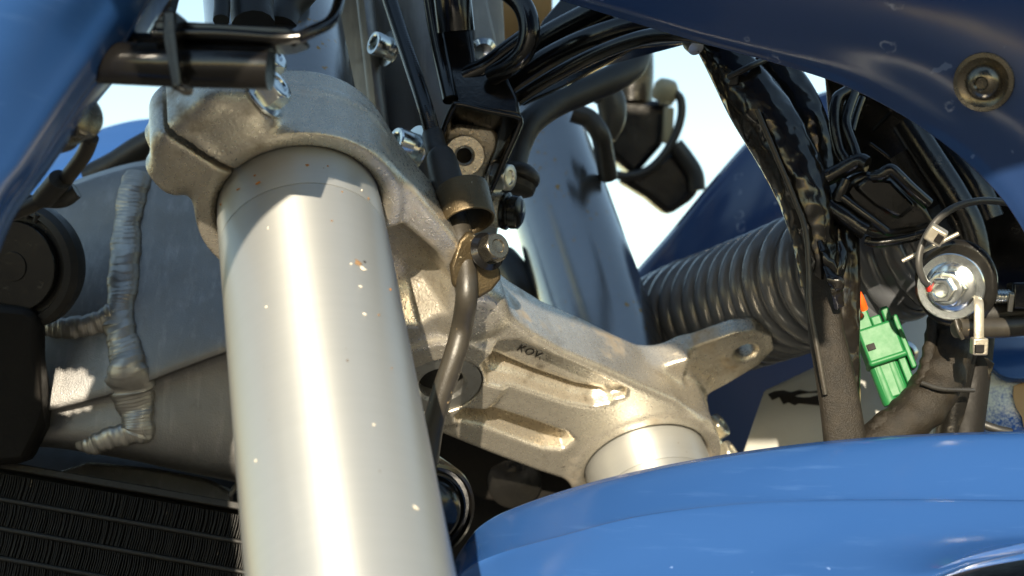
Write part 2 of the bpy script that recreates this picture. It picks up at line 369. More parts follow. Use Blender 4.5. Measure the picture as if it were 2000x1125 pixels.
def fleck(T, P, px, py, sx, sy, mt):
    h_, n_ = cylhit(P, .0275, px, py); m_ = frame(h_ + n_ * .00012, n_, RIGHT); k = 11; a0 = random.random() * 6
    rr = [random.uniform(.45, 1.1) for _ in range(k)]
    V = [(0, 0, .0004)] + [(rr[i] * sx * math.cos(i * 2 * math.pi / k + a0), rr[i] * sy * math.sin(i * 2 * math.pi / k + a0), 0) for i in range(k)]
    mesh('mud_fleck', V, [(0, i + 1, (i + 1) % k + 1) for i in range(k)], mt, T, True, m_)
FK = fork('fork_leg', 'thick brushed silver fork leg filling the foreground', P1)
for (px, py, sx, sy, mt) in [(700, 514, .0019, .0022, 'b'), (708, 524, .0016, .001, 'w'), (686, 516, .0007, .0004, 'w'), (712, 512, .0007, .0005, 'd'), (704, 560, .0008, .0005, 'w'), (712, 614, .0008, .0006, 'w'),
    (505, 357, .0012, .0008, 'o'), (498, 343, .0007, .0005, 'o'), (466, 370, .0014, .0004, 'o'), (600, 323, .0007, .0006, 'o'), (648, 432, .0007, .0004, 'b'), (719, 388, .0006, .0009, 'b'), (706, 372, .0004, .001, 'w'), (524, 445, .0003, .0007, 'w'),
    (762, 566, .0005, .0005, 'o'), (740, 616, .0005, .0005, 'b'), (812, 992, .0012, .0007, 'w'), (640, 325, .0004, .0004, 'o'), (432, 400, .0004, .0006, 'o'), (520, 600, .0006, .0005, 'w'), (668, 375, .0004, .0004, 'b'), (560, 560, .0003, .0003, 'w'), (600, 735, .0004, .0003, 'w'), (730, 830, .0005, .0004, 'w'), (765, 720, .0003, .0004, 'b'), (500, 900, .0004, .0005, 'w')]:
    fleck(FK, P1, px, py, sx, sy, {'b': M_mud, 'w': M_paledust, 'd': M_ink, 'o': M_rust}[mt])
fork('fork_leg', 'far fork leg half hidden behind the blue fender', P2)
# --- lower clamp casting
h = 0.8
lo = (-168., -56., -4.); hi = (168., 84., 40.)
gx = np.arange(lo[0], hi[0], h, dtype=np.float32)[:, None, None]; gy = np.arange(lo[1], hi[1], h, dtype=np.float32)[None, :, None]; gz = np.arange(lo[2], hi[2], h, dtype=np.float32)[None, None, :]
out = [(-112, 33), (-90, 33), (-60, 28), (-36, 21), (-19, 17), (0, 17), (19, 19), (40, 24), (60, 28), (84, 33.5), (112, 34), (112, -30), (98, -29), (76, -35), (48, -41), (20, -46), (-4, -48), (-28, -46), (-48, -41), (-76, -35), (-98, -29), (-112, -30)]
b2 = poly2(gx, gy, out)
D = ext(b2 + 3 + gz * .10, gz, 3, 29) - 3
for s in (-1, 1):
    rr = np.hypot(gx - s * HALF, gy)
    D = smin(D, ext(rr - 31.5, gz, 2.5, 31.5) - 2.5, 5)
    lob = ext(np.hypot(np.maximum(np.abs(gx - s * 146) - 7, 0), np.maximum(np.abs(gy + 1) - 9, 0)) - 5, gz, 8, 26) - 5.5
    D = smin(D, lob, 9)
    for wz in (9, 25):
        rb = np.hypot(gx - s * 148, gz - wz)
        D = smin(D, ext(rb - 7.2, gy, -2, 19) - .8, 4)
        D = smin(D, ext(rb - 7.0, gy, -24, -4) - 1, 5)
for s in (-1, 1):                              # parting rib round each boss, raised flat under each bolt head
    rr = np.hypot(gx - s * HALF, gy)
    D = smin(D, ext(rr - 34.0, gz, 21.2, 22.6) - .5, 2.0)
    D = smin(D, ext(rr - 33.4, gz, -.4, 2.4) - .6, 1.6)
D = smin(D, ext(np.hypot(gx + 4, gy + 24.5) - 24, gz, -.5, 30) - 1.5, 5)
D = smin(D, ext(np.hypot(gx + 24, gy - 9) - 8, gz, 2, 20) - 4, 5)
lug = poly2(gx, gy, [(86, 24), (89, 46), (96, 65), (102, 72), (111, 75), (120, 71), (124, 61), (124, 46), (122, 24)])
D = smin(D, ext(lug + 1.0, gz, 25.5, 32) - 1.0, 4)
D = smin(D, ext(np.hypot(gx - 111, gy - 61) - 9.5, gz, 24.6, 32) - .6, 1.0)
D = smin(D, ext(poly2(gx, gy, [(80, 26), (88, 42), (98, 30)]), gz, 20, 30) - 1.5, 6)
pk1 = poly2(gx, gy, [(-3, -2), (-5, 5), (0, 10.5), (24, 15.6), (46, 20.5), (60, 23.2), (64, 20), (58, 8), (47, 2.5), (19, -6), (9, -10.5), (2, -7)])
shelf = smax(pk1 + gz * .10, gz - 5, 1.0)
ch = poly2(gx, gy, [(0, -5), (5, -2.5), (24, 1.5), (46, 8), (57, 13.5), (61, 13), (57, 8.5), (47, 3.5), (19, -5), (9, -9)])
chan = smax(ch + (gz - 5) * .30, gz - 17, 6)
pk2 = poly2(gx, gy, [(15, -33), (14, -27.5), (24, -21), (44, -15), (63, -10), (71, -11), (72, -18), (64, -23), (47, -27), (33, -30), (20, -35)])
pock = np.minimum(smin(shelf, chan, 3), smax(pk2 + gz * .22, gz - 15, 5))
hol = poly2(gx, gy, [(-86, 10), (-80, 20), (-60, 19.5), (-44, 14), (-35, 3), (-36, -10), (-44, -16), (-66, -16), (-84, -8)])
pock = np.minimum(pock, smax(hol + gz * .45, gz - 18, 8))
pk4 = poly2(gx, gy, [(-24, -33), (-28, -25), (-44, -21), (-72, -19), (-74, -24), (-47, -33), (-33, -36)])
pock = np.minimum(pock, smax(pk4 + gz * .3, gz - 12, 4))
D = smax(D, -pock, 1.3)
for s in (-1, 1):
    rr = np.hypot(gx - s * HALF, gy)
    D = np.maximum(D, -(rr - 27.55 - np.maximum(0, .6 - gz)))
    D = np.maximum(D, -np.maximum(np.abs(gy + 2.2 + .22 * (np.abs(gx) - 138) * (np.abs(gx) > 138)) - 1.15, 110 - s * gx))
D = np.maximum(D, -(np.hypot(gx + 4, gy + 24.5) - 16.2))
D = np.maximum(D, -(np.hypot(gx - 111, gy - 61) - 4.6 - np.maximum(0, 25.6 - gz) * .9))
V, Q = surfnet(D.astype(np.float32), lo, h)
# relax the voxel stairs a little
nb = np.zeros_like(V); cn = np.zeros(len(V))
for it in range(1):
    nb[:] = 0; cn[:] = 0
    for i in range(4):
        np.add.at(nb, Q[:, i], V[Q[:, (i + 1) % 4]]); np.add.at(cn, Q[:, i], 1); np.add.at(nb, Q[:, i], V[Q[:, i - 1]]); np.add.at(cn, Q[:, i], 1)
    V = V * .5 + nb / cn[:, None] * .5
TC = thing('triple_clamp', 'cast aluminium lower fork clamp with two long pockets and a round bearing bore', 'fork clamp', CU(0, -24, 0))
V[:, 1] *= -1; Q = Q[:, ::-1]
mesh('casting', V * .001, Q, M_cast, TC, True, CL)
st = frame(CU(-4, -24.5, -1.5), WV, US)
lathe('steering_stem', [(.0158, 0), (.0158, .03), (.009, .03), (.009, .0012), (.0102, 0)], st, M_zincdull, TC, 64, close=True)
lathe('stem_plug', [(.0089, .006), (.0089, .02), (.00001, .02), (.00001, .0061)], st, M_dark, TC, 32, close=True)
for s, mt in ((-1, M_zinc), (1, M_gold)):
    for wz in (9, 25):
        if True:
            mwb = frame(CU(s * 148, 20.2, wz), VF, WV)
            fl = lathe('bolt_flange', [(.0001, 0), (.0082, 0), (.0086, .0004), (.0086, .0012), (.0070, .0020)], mwb, mt, TC, 36)
            hb = hexhead('bolt_head', frame(CU(s * 148, 21.6, wz), VF, US), .0063, .0062, mt, TC)
# ink stamp on the pocket shelf
def textmesh(name, body, mw, size, mt, parent, depth=.00008):
    cu = bpy.data.curves.new('lettering', 'FONT'); cu.body = body; cu.size = size; cu.extrude = depth; cu.space_character = 1.1
    o = bpy.data.objects.new('lettering_tmp', cu); COL.objects.link(o)
    bpy.context.view_layer.update(); me = bpy.data.meshes.new_from_object(o.evaluated_get(bpy.context.evaluated_depsgraph_get()))
    bpy.data.objects.remove(o); me.name = name; me.materials.clear()
    return link(name, me, mt, parent, mw)
zt = -WV; xt = (US * .965 + VF * .26).normalized(); yt = zt.cross(xt)
mt_ = Matrix((xt, yt, zt)).transposed().to_4x4(); mt_.translation = CU(9, 4.2, 4.8)
textmesh('ink_stamp', 'KOV.', mt_, .0052, M_ink, TC)
# ------------------------------------------------------------------ left: radiator shroud, frame, radiator
shr = thing('radiator_shroud', 'glossy blue radiator shroud edge, blurred, at the left border', 'shroud', PX(-60, 500, .36))
sh_p = panel('side_panel', [
    [(520, -330, .392), (398, -134, .385), (300, -12, .38), (225, 105, .378), (150, 205, .374), (70, 330, .37), (10, 420, .366), (-14, 560, .36), (-8, 800, .35), (-34, 1020, .345), (-20, 1280, .34)],
    [(470, -400, .386), (340, -160, .373), (240, -30, .367), (165, 80, .364), (90, 190, .36), (10, 320, .356), (-50, 420, .352), (-80, 560, .346), (-80, 800, .338), (-100, 1020, .333), (-80, 1300, .33)],
    [(300, -660, .366), (110, -230, .346), (0, -60, .34), (-80, 60, .338), (-170, 180, .335), (-250, 310, .332), (-320, 430, .33), (-350, 560, .326), (-360, 800, .32), (-350, 1020, .318), (-300, 1340, .315)],
    [(0, -1000, .345), (-330, -540, .33), (-500, -300, .325), (-620, -100, .32), (-700, 100, .318), (-760, 300, .315), (-800, 430, .312), (-840, 560, .31), (-860, 800, .305), (-860, 1020, .30), (-820, 1400, .30)],
    [(-500, -1600, .35), (-950, -1150, .348), (-1200, -900, .345), (-1350, -600, .34), (-1400, -200, .335), (-1400, 100, .33), (-1400, 300, .325), (-1400, 560, .32), (-1400, 800, .315), (-1400, 1020, .31), (-1400, 1400, .31)]], M_blue, shr, .0022, 14, 20)
def sun_hole(o, px, py, d, rx, ry):                # unseen hole added to the shroud: lets one patch of sun through to the frame
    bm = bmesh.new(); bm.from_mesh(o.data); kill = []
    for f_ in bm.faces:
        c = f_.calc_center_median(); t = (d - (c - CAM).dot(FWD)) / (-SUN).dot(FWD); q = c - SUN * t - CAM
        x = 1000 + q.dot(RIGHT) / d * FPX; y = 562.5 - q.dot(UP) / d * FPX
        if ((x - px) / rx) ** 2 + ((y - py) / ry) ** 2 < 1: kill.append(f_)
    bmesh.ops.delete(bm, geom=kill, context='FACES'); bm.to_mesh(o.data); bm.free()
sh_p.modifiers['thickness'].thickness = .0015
sun_hole(sh_p, 142, 766, .572, 50, 42)
panel('inner_flange', [
    [(398, -130, .386), (303, -12, .381), (228, 105, .379), (153, 205, .375), (73, 330, .371), (13, 420, .367), (-37, 560, .361)],
    [(412, -130, .392), (318, -12, .390), (244, 108, .388), (168, 210, .384), (84, 336, .380), (22, 424, .376), (-30, 560, .37)],
    [(428, -125, .405), (335, -5, .405), (262, 110, .402), (178, 216, .398), (90, 340, .392), (27, 428, .387), (-24, 560, .38)]], M_blue, shr, .0012, 8, 3)
bo = PX(131, 236, .398)
bn = DV(.86, -.12, -.5)
nm = frame(bo, bn, UP)
lathe('rubber_bush', [(.0001, -.006), (.0085, -.006), (.0085, -.003), (.006, -.002), (.006, 0), (.0001, 0)], nm, M_rubber, shr, 28)
lathe('washer', [(.0001, 0), (.0072, 0), (.0072, .0012), (.0001, .0012)], nm, M_darkzinc, shr, 32)
hexhead('bolt_head', frame(bo + bn * .0012, bn, UP), .0066, .0075, M_darkzinc, shr, dimple=False)
prism('inner_cover', [(338, -30, .41), (326, 20, .41), (232, 88, .412), (168, 150, .415), (140, 152, .42), (180, 60, .415), (260, -30, .41)], .012, M_plastic, shr, .002)
# wire clipped below that bolt
wr = thing('loom_cable', 'thin black cable with a clip below the hex bolt of the blue shroud', 'cable', PX(20, 425, .43))
tube('cable', [(178, 268, .42), (165, 300, .425), (140, 335, .43), (108, 372, .435), (60, 402, .437), (0, 425, .44), (-60, 440, .44)], .0024, M_hose, wr)
tube('cable_end', [(150, 250, .418), (182, 272, .42)], .0026, M_rubber, wr)
tube('cable_clip', [(118, 350, .43), (86, 388, .437)], .0034, M_rubber, wr, flat=1.2)
tube('branch', [(20, 375, .44), (70, 392, .44), (120, 388, .44), (150, 372, .44)], [.0014, .0017, .003, .0026], M_rubber, wr)
# aluminium frame with weld beads
fr = thing('aluminium_frame', 'satin aluminium frame spar with ropey weld beads behind the near fork leg', 'frame', PX(300, 900, .6))
cols = [-120, -20, 90, 240, 350, 500, 660, 800]
def row(ys, ds): return [(x, y, d) for x, y, d in zip(cols, ys, ds)]
spar = panel('main_spar', [
    row([460, 415, 372, 322, 306, 292, 270, 250], [.66, .66, .655, .65, .65, .65, .65, .65]),
    row([470, 425, 381, 330, 314, 300, 280, 260], [.628, .626, .622, .618, .618, .618, .622, .625]),
    row([490, 445, 400, 352, 338, 325, 310, 290], [.612, .610, .606, .602, .602, .603, .608, .612]),
    row([620, 600, 575, 548, 530, 505, 480, 460], [.592, .590, .586, .582, .582, .584, .59, .595]),
    row([815, 800, 782, 745, 706, 655, 610, 570], [.575, .572, .569, .565, .565, .567, .573, .58]),
    row([835, 822, 806, 772, 736, 688, 645, 605], [.579, .577, .574, .571, .571, .573, .579, .586]),
    row([880, 874, 868, 886, 905, 930, 955, 980], [.582, .580, .578, .575, .575, .577, .588, .60]),
    row([884, 878, 872, 892, 912, 936, 960, 990], [.64, .64, .64, .64, .64, .64, .645, .65])], M_frame, fr, .003, 10, 8)
def weld(pts, r, ripple):
    P = [(x, y, on(x, y, spar, .0003)) for x, y in pts]
    rr = [rv for rv in r]
    ph = random.random() * 6
    def mod(t, a, i):
        s = t * ripple * (1 + .12 * math.sin(t * 5 + ph)) + .9 * math.sin(t * 13 + ph) + .62 * abs(math.cos(a)) ** 1.6 + .12 * math.sin(a * 3 + t * 40) + .25 * math.sin(t * 7 + ph)
        fr_ = s % 1.0
        return 1.0 + .04 * fr_ ** 1.4 + .07 * math.sin(t * 11 + ph) + .05 * math.sin(t * 29 + a * 2) + .03 * math.sin(t * 61 + a)
    return tube('weld_bead', P, rr, M_weld, fr, n=28, seg=40, flat=.6, mod=mod)
weld([(272, 340), (262, 372), (252, 420), (246, 480), (242, 540), (236, 600), (230, 640)], [.0052, .0064, .0063, .0063, .0061, .0062, .0068], 46)
weld([(228, 610), (236, 650), (246, 690), (250, 725), (258, 760), (266, 800), (270, 835), (266, 850)], [.0062, .0070, .0070, .0080, .0094, .0074, .0070, .0055], 26)
weld([(84, 640), (110, 642), (150, 640), (190, 632), (225, 620)], [.0030, .0042, .0046, .0052, .0058], 18)
weld([(150, 868), (180, 868), (215, 856), (250, 848), (285, 838)], [.0016, .0044, .0042, .0048, .0056], 16)
# head of the frame, behind the clamp
panel('head_panel', [
    [(640, -60, .63), (720, -60, .622), (765, -60, .618), (835, -60, .612), (980, -60, .62)],
    [(640, 120, .63), (740, 120, .618), (790, 120, .612), (850, 120, .608), (990, 120, .62)],
    [(640, 300, .63), (760, 300, .612), (815, 300, .608), (875, 300, .605), (1000, 300, .62)],
    [(640, 520, .64), (790, 520, .615), (840, 520, .61), (890, 520, .61), (960, 520, .62)]], M_frame, fr, .004, 8, 6)
prism('head_rib', [(690, -40, .600), (722, -40, .600), (775, 420, .590), (742, 420, .592)], .02, M_frame, fr, .004)
def capscrew(o, ax, r, ln, parent, mt=M_zinc, fl=1.55):
    n2 = frame(o, ax, UP)
    lathe('screw_flange', [(.0001, 0), (r * fl, 0), (r * fl * 1.02, .0005), (r * fl, .0013), (.0001, .0016)], n2, mt, parent, 40)
    def sh(a, rr, z): return hexr(a, rr) if rr < r * .66 else rr
    lathe('socket_head', [(r * .97, .0012), (r, .0018), (r, ln - .0006), (r * .93, ln), (r * .68, ln), (r * .64, ln - .0004), (r * .62, ln * .45), (.00001, ln * .40)], n2, mt, parent, 48, shape=sh)
capscrew(PX(763, 96, .596), DV(-.80, -.22, -.58), .0052, .0088, fr)
capscrew(PX(812, 292, .555), DV(-.80, -.25, -.55), .0062, .0100, fr)
# black rubber mount and dark bracket low on the frame
rm = thing('rubber_mount', 'big round black rubber mount bolted to the frame at the left edge', 'rubber mount', PX(30, 640, .55))
n3 = frame(PX(28, 520, .556), DV(-.22, .10, -.96), UP)
lathe('rim', [(.0001, -.012), (.0246, -.012), (.0258, -.009), (.0258, -.004), (.024, -.0015), (.0215, -.0008), (.0205, -.0028), (.0185, -.003), (.0001, -.003)], n3, M_rubber, rm, 64)
lathe('cap', [(.0001, -.0028), (.0182, -.0028), (.0184, -.0005), (.0178, .0006), (.006, .0008), (.0058, .0014), (.0001, .0016)], n3, M_plastic, rm, 56)
for k in range(7):
    a = math.radians(-28 + k * 11)
    c0 = n3 @ Vector((math.cos(a) * .0198, math.sin(a) * .0198, -.002)); c1 = n3 @ Vector((math.cos(a) * .0232, math.sin(a) * .0232, -.0012))
    tube('ridge', [c0, c1], .0012, M_rubber, rm, n=8, seg=3, world=True)
prism('arm', [(-60, 590, .553), (56, 600, .553), (74, 625, .553), (74, 700, .555), (78, 800, .558), (84, 835, .562), (50, 905, .565), (-60, 915, .565)], .012, M_dark, rm, .005)
# radiator
rad = thing('radiator', 'black finned radiator core at the lower left, dusty fins in rows', 'radiator', PX(200, 1130, .5))
R0 = PX(-60, 893, .588); RX = (PX(560, 1002, .578) - R0); RXn = RX.normalized(); RL = RX.length
RY = (PX(-40, 1300, .566) - R0); RY = (RY - RXn * RY.dot(RXn)).normalized(); RZ = RXn.cross(RY)
if RZ.dot(FWD) > 0: RZ = -RZ
RM = Matrix((RXn, RY, RXn.cross(RY))).transposed().to_4x4(); RM.translation = R0
zs = -1 if RXn.cross(RY).dot(FWD) > 0 else 1
PIT = .0116
box('top_rail', RM @ Matrix.Translation((RL / 2, .0012, 0)), (RL, .0030, .020), M_fin, rad, .0005)
tb = None
for k in range(6):
    y = .0035 + PIT * (k + 1)
    box('coolant_tube', RM @ Matrix.Translation((RL / 2, y, 0)), (RL, .0019, .0180), M_fin, rad, .0007)
    V, Fc = [], []
    n = int(RL / .00099)
    y0, y1 = y - PIT + .0011, y - .0011
    for i in range(n):
        x = i * .00099 + random.uniform(-.00010, .00010); tl = .00022 * math.sin(i * .31) + random.uniform(-.0002, .0002); dz = random.uniform(-.0006, .0004)
        for (yy, xx) in ((y0, x), ((y0 * .8 + y1 * .2), x + .0002 + tl * .5), ((y0 + y1) / 2, x + .0003 + tl), (y1, x + tl)):
            z0 = zs * (.0078 + dz); z1 = -zs * .006
            V += [(xx - .00013, yy, z0), (xx + .00013, yy, z0), (xx + .00013, yy, z1), (xx - .00013, yy, z1)]
        b0 = i * 16
        for q in range(3):
            for e in range(4):
                Fc.append((b0 + q * 4 + e, b0 + q * 4 + (e + 1) % 4, b0 + q * 4 + 4 + (e + 1) % 4, b0 + q * 4 + 4 + e))
    fo = mesh('fin_row', V, Fc, M_fin, rad, False, RM); fo['kind'] = 'stuff'
box('core_back', RM @ Matrix.Translation((RL / 2, .037, -zs * .012)), (RL, .074, .004), M_dark, rad, 0)
tr = thing('radiator_bracket', 'pale grey metal strip wedged between radiator and frame spar', 'bracket', PX(300, 950, 0.606))
prism('strip', [(90, 930, 0.606), (170, 905, 0.612), (300, 918, 0.612), (400, 938, 0.612), (452, 962, 0.611), (450, 985, 0.608), (300, 962, 0.606)], .006, M_frame, tr, .001)
prism('lower_strip', [(110, 938, 0.601), (150, 930, 0.601), (310, 955, 0.601), (322, 972, 0.601), (300, 972, 0.601)], .004, M_dark, tr, .0008)
tube('rod', [(448, 968, 0.601), (475, 930, 0.606)], .0012, M_frame, tr)
eng = thing('engine_backing', 'dark shadowed engine cover behind the radiator and fork', 'cover', PX(600, 1200, .8))  # black backing sheet; the deep shade is put into its colour
panel('shell', [
    [(-300, 820, .72), (100, 845, .72), (480, 880, .72), (800, 800, .72), (1000, 840, .71), (1250, 930, .72)],
    [(-300, 960, .70), (100, 960, .69), (480, 960, .68), (800, 960, .68), (1000, 985, .68), (1250, 1010, .70)],
    [(-300, 1300, .70), (100, 1300, .69), (480, 1300, .68), (800, 1300, .68), (1000, 1300, .68), (1250, 1300, .70)]], M_dark, eng, .004)
# ------------------------------------------------------------------ behind the clamp: down plate and horn
dp = thing('steering_stop_plate', 'dark brown-black plate with a worn round mark under the clamp', 'plate', PX(1000, 1000, .64))
prism('plate', [(780, 770, .62), (870, 830, .62), (960, 875, .625), (1150, 935, .64), (1200, 960, .64), (1150, 960, .64), (1020, 985, .635), (940, 975, .63), (850, 920, .625), (780, 900, .62)], .006, M_dark, dp, .0012)
lathe('worn_boss', [(.0001, .0), (.0125, 0), (.0125, .0008), (.011, .0016), (.008, .0014), (.0065, .0020), (.0001, .0024)], frame(PX(1005, 940, .632), DV(.1, .15, -.98), UP), M_plastic, dp, 40)
hn = thing('horn', 'round black domed horn between near fork leg and fender', 'horn', PX(850, 1100, .5))
nh = frame(PX(838, 1000, .505), DV(.42, .16, -.89), UP)
lathe('rim', [(.0001, -.02), (.0178, -.02), (.0186, -.016), (.0186, -.002), (.018, 0), (.0168, .0004), (.0164, -.0016), (.015, -.0018), (.0146, -.0002), (.0138, 0), (.0134, -.002)], nh, M_black, hn, 64)
lathe('dome', [(.0134, -.003), (.0128, .0005), (.011, .0032), (.008, .0052), (.004, .0062), (.00001, .0066)], nh, M_black, hn, 56)
# ------------------------------------------------------------------ top left: black bracket across the fork
bb = thing('black_bracket', 'glossy black steel bracket bar lying across the top of the near fork leg', 'bracket', PX(350, 160, .3730))
tube('lower_bar', [(120, 118, .3830), (200, 122, .3790), (330, 128, .3750), (450, 131, .3730), (529, 134, .3720)], .0058, M_black, bb, n=20, flat=.9)
tube('rear_bar', [(120, 96, .3900), (330, 100, .3850), (450, 105, .3830), (527, 108, .3810)], .0050, M_black, bb, n=18)
prism('upper_rail', [(300, 38, .3750), (560, 52, .3710), (590, 66, .3700), (588, 76, .3700), (560, 86, .3700), (540, 88, .3710), (300, 74, .3750)], .016, M_black, bb, .003)
tube('rail_lip', [(300, 66, .3720), (420, 66, .3700), (545, 74, .3680), (586, 72, .3680)], .0016, M_black, bb)
bd = prism('band', [(316, 20, .3670), (344, 20, .3670), (342, 60, .3640), (356, 165, .3640), (350, 174, .3640), (330, 172, .3640), (334, 160, .3630), (318, 70, .3640)], .014, M_plastic, bb, .0012)
tube('rod', [(570, 80, .3710), (612, 60, .3750), (645, 42, .3830), (660, 10, .3930), (665, -30, .4030)], .0017, M_black, bb)
prism('switch_box', [(200, -300, .372), (680, -300, .372), (700, -70, .372), (560, -50, .372), (420, -50, .372), (330, -60, .372), (220, -80, .372)], .03, M_plastic, bb, .003)  # unseen box added above the frame to shade the near clamp
tag(tube('rubber_hose', [(432, 40, .47), (434, 5, .475), (430, -40, .48)], .0028, M_rubber, None), 'thin black hose above the bracket bar, nearest the steel band', 'hose')
tag(tube('rubber_hose', [(495, 50, .48), (492, 10, .485), (500, -40, .49)], .0075, M_rubber, None), 'thick black hose rising behind the middle of the bracket bar', 'hose')
tag(tube('rubber_hose', [(550, 55, .5), (560, 20, .505), (600, -30, .51)], .006, M_rubber, None), 'leaning black hose behind the right end of the bracket bar', 'hose')
ft = thing('fuel_tank', 'pale blue tank flank seen past the shroud on the far side', 'tank', PX(200, 330, .8))
panel('flank', [[(60, 320, .80), (150, 268, .80), (250, 236, .81), (340, 230, .82), (460, 240, .83)],
                [(40, 370, .77), (150, 330, .77), (250, 310, .775), (340, 300, .78), (460, 300, .79)],
                [(20, 470, .75), (150, 450, .75), (250, 440, .75), (340, 430, .76), (460, 430, .77)]], M_blue, ft, .003)
tag(tube('overflow_pipe', [(170, 350, .69), (225, 322, .69), (275, 290, .69), (335, 262, .69), (420, 240, .69)], .0068, M_hose, None), 'dark brown pipe bending behind the frame weld', 'pipe')
# ------------------------------------------------------------------ hose down the middle
hz = thing('brake_hose', 'black hose running down through the bronze guide in front of the clamp', 'hose', PX(835, 900, 0.5200))
def braid(t, a, i): return 1 + .035 * math.sin(i * 2.1 + a)
tube('braided_cable', [(752, -30, 0.5830), (778, 50, 0.5680), (808, 140, 0.5480), (832, 215, 0.5330), (848, 275, 0.5280)], .0031, M_black, hz, n=16, seg=60, mod=braid)
tube('sleeve', [(845, 262, 0.5300), (852, 292, 0.5230), (858, 302, 0.5210), (862, 312, 0.5190), (872, 350, 0.5130), (884, 385, 0.5080)], [.0040, .0042, .0046, .0056, .0060, .0060], M_rubber, hz, n=24, seg=8)
tube('neck', [(888, 420, 0.5090), (898, 446, 0.5060)], .0043, M_rubber, hz, n=20)
tube('ferrule', [(894, 440, 0.5070), (900, 468, 0.5040), (904, 492, 0.5020)], [.0046, .0046, .0045], M_hose, hz, n=24)
tube('lower_hose', [(902, 484, 0.5030), (910, 520, 0.5000), (911, 580, 0.4970), (902, 640, 0.5030), (886, 700, 0.5020), (864, 765, 0.5020), (846, 830, 0.5030), (838, 880, 0.5040), (832, 930, 0.5060)], .0040, M_hose, hz, n=24, seg=10)
hg = thing('hose_guide', 'bronze-brown steel ring guide gripping the hose', 'hose guide', PX(940, 570, 0.5220))
ga = (PX(918, 440, 0.5030) - PX(902, 370, 0.5100)).normalized()
gm = frame(PX(909, 402, 0.5040), ga, RIGHT)
lathe('ring', [(.0082, -.0068), (.0090, -.0074), (.0097, -.0070), (.0098, -.006), (.0098, .0058), (.0095, .0068), (.0090, .0070), (.0084, .0064)], gm, M_bronze, hg, 56, close=True)
prism('tab', [(915, 452, 0.4960), (945, 470, 0.4980), (978, 528, 0.5020), (980, 545, 0.5030), (962, 568, 0.5020), (930, 588, 0.5000), (884, 560, 0.4960), (880, 520, 0.4950), (900, 470, 0.4940)], .004, M_bronze, hg, .0012, n=DV(-.2, -.2, .95))
bm2 = frame(PX(950, 492, 0.4960), DV(.55, -.25, -.8), UP)
lathe('bolt_flange', [(.0001, 0), (.0068, 0), (.0070, .0006), (.0052, .0022), (.0001, .0024)], bm2, M_black, hg, 36)
hexhead('bolt_head', frame(PX(950, 492, 0.4960) + DV(.55, -.25, -.8) * .0016, DV(.55, -.25, -.8), UP), .0053, .0062, M_darkzinc, hg)
# ------------------------------------------------------------------ headlight bracket, lock block, loops
hb = thing('headlight_bracket', 'gloss black stamped steel bracket with rolled rim above the clamp', 'bracket', PX(930, 360, .55))
prism('upright', [(842, -30, .562), (915, -30, .562), (922, 60, .558), (928, 120, .555), (990, 150, .55), (1012, 190, .548), (1018, 228, .546), (892, 200, .545), (876, 200, .548), (862, 150, .552)], .004, M_black, hb, .0015)
prism('box_roof', [(888, 203, .543), (1016, 230, .546), (1010, 250, .556), (990, 275, .578), (880, 250, .578)], .003, M_black, hb, .001)
prism('box_side', [(1017, 228, .546), (1018, 245, .547), (960, 372, .55), (945, 378, .56), (950, 340, .575), (1000, 240, .57)], .003, M_black, hb, .001)
prism('box_cheek', [(890, 202, .545), (862, 262, .55), (856, 300, .555), (866, 306, .575), (892, 240, .575)], .003, M_black, hb, .001)
tube('rim', [(832, 400, .552), (846, 340, .55), (862, 265, .546), (884, 212, .543), (898, 204, .542), (950, 216, .543), (1006, 227, .544), (1016, 236, .545), (1010, 256, .546), (985, 312, .548), (962, 364, .55), (952, 380, .552)], .0012, M_black, hb, n=10)
tube('upright_rib', [(838, -30, .558), (852, 60, .556), (868, 140, .552), (880, 195, .546)], .0032, M_black, hb)
tube('post', [(880, -40, .545), (886, 20, .545), (890, 62, .546)], .0075, M_black, hb, n=24)
lb = thing('lock_block', 'grey cast block with a threaded hole inside the black bracket', 'block', PX(910, 350, .57))
prism('block', [(862, 285, .566), (872, 258, .565), (888, 240, .566), (962, 248, .566), (974, 262, .567), (970, 285, .567), (944, 350, .57), (900, 400, .575), (860, 370, .572)], .02, M_cast, lb, .0025)
nb_ = frame(PX(907, 304, .5565), DV(.10, .12, -.98), UP)
lathe('boss', [(.0082, -.008), (.0082, .0008), (.0078, .0013), (.0042, .0013), (.0036, .0006), (.0036, -.008)], nb_, M_cast, lb, 48, close=True)
lathe('hole_floor', [(.0037, -.0036), (.00001, -.0037)], nb_, M_dark, lb, 24)
for k in range(4):
    lathe('thread', [(.0037, .0003 - k * .0009), (.0032, -.00005 - k * .0009), (.0037, -.0004 - k * .0009)], nb_, M_zincdull, lb, 32, close=True)
lathe('lower_boss', [(.0001, -.004), (.0080, -.004), (.0080, .0006), (.0001, .001)], frame(PX(905, 385, .572), DV(.1, .3, -.95), UP), M_cast, lb, 40)
nt_ = thing('side_nut', 'small steel hex nut beside the threaded grey block', 'nut', PX(985, 345, .56))
hexhead('nut', frame(PX(972, 345, .562), DV(.85, .1, -.5), UP), .0060, .006, M_zincdull, nt_)
lathe('washer', [(.0001, -.001), (.0068, -.001), (.0068, 0), (.0001, 0)], frame(PX(972, 345, .562), DV(.85, .1, -.5), UP), M_zincdull, nt_, 32)
lp = thing('cable_loop', 'thick gloss black looped rod at the top centre', 'rod', PX(980, 140, .55))
tube('loop', [(940, -50, .55), (985, -22, .545), (1020, 10, .54), (1034, 55, .537), (1024, 100, .538), (996, 128, .542), (962, 148, .548)], .0041, M_black, lp, n=24, seg=12)
tube('branch', [(905, 150, .556), (950, 130, .555), (990, 100, .553), (1040, 65, .55)], .0040, M_black, lp, n=20)
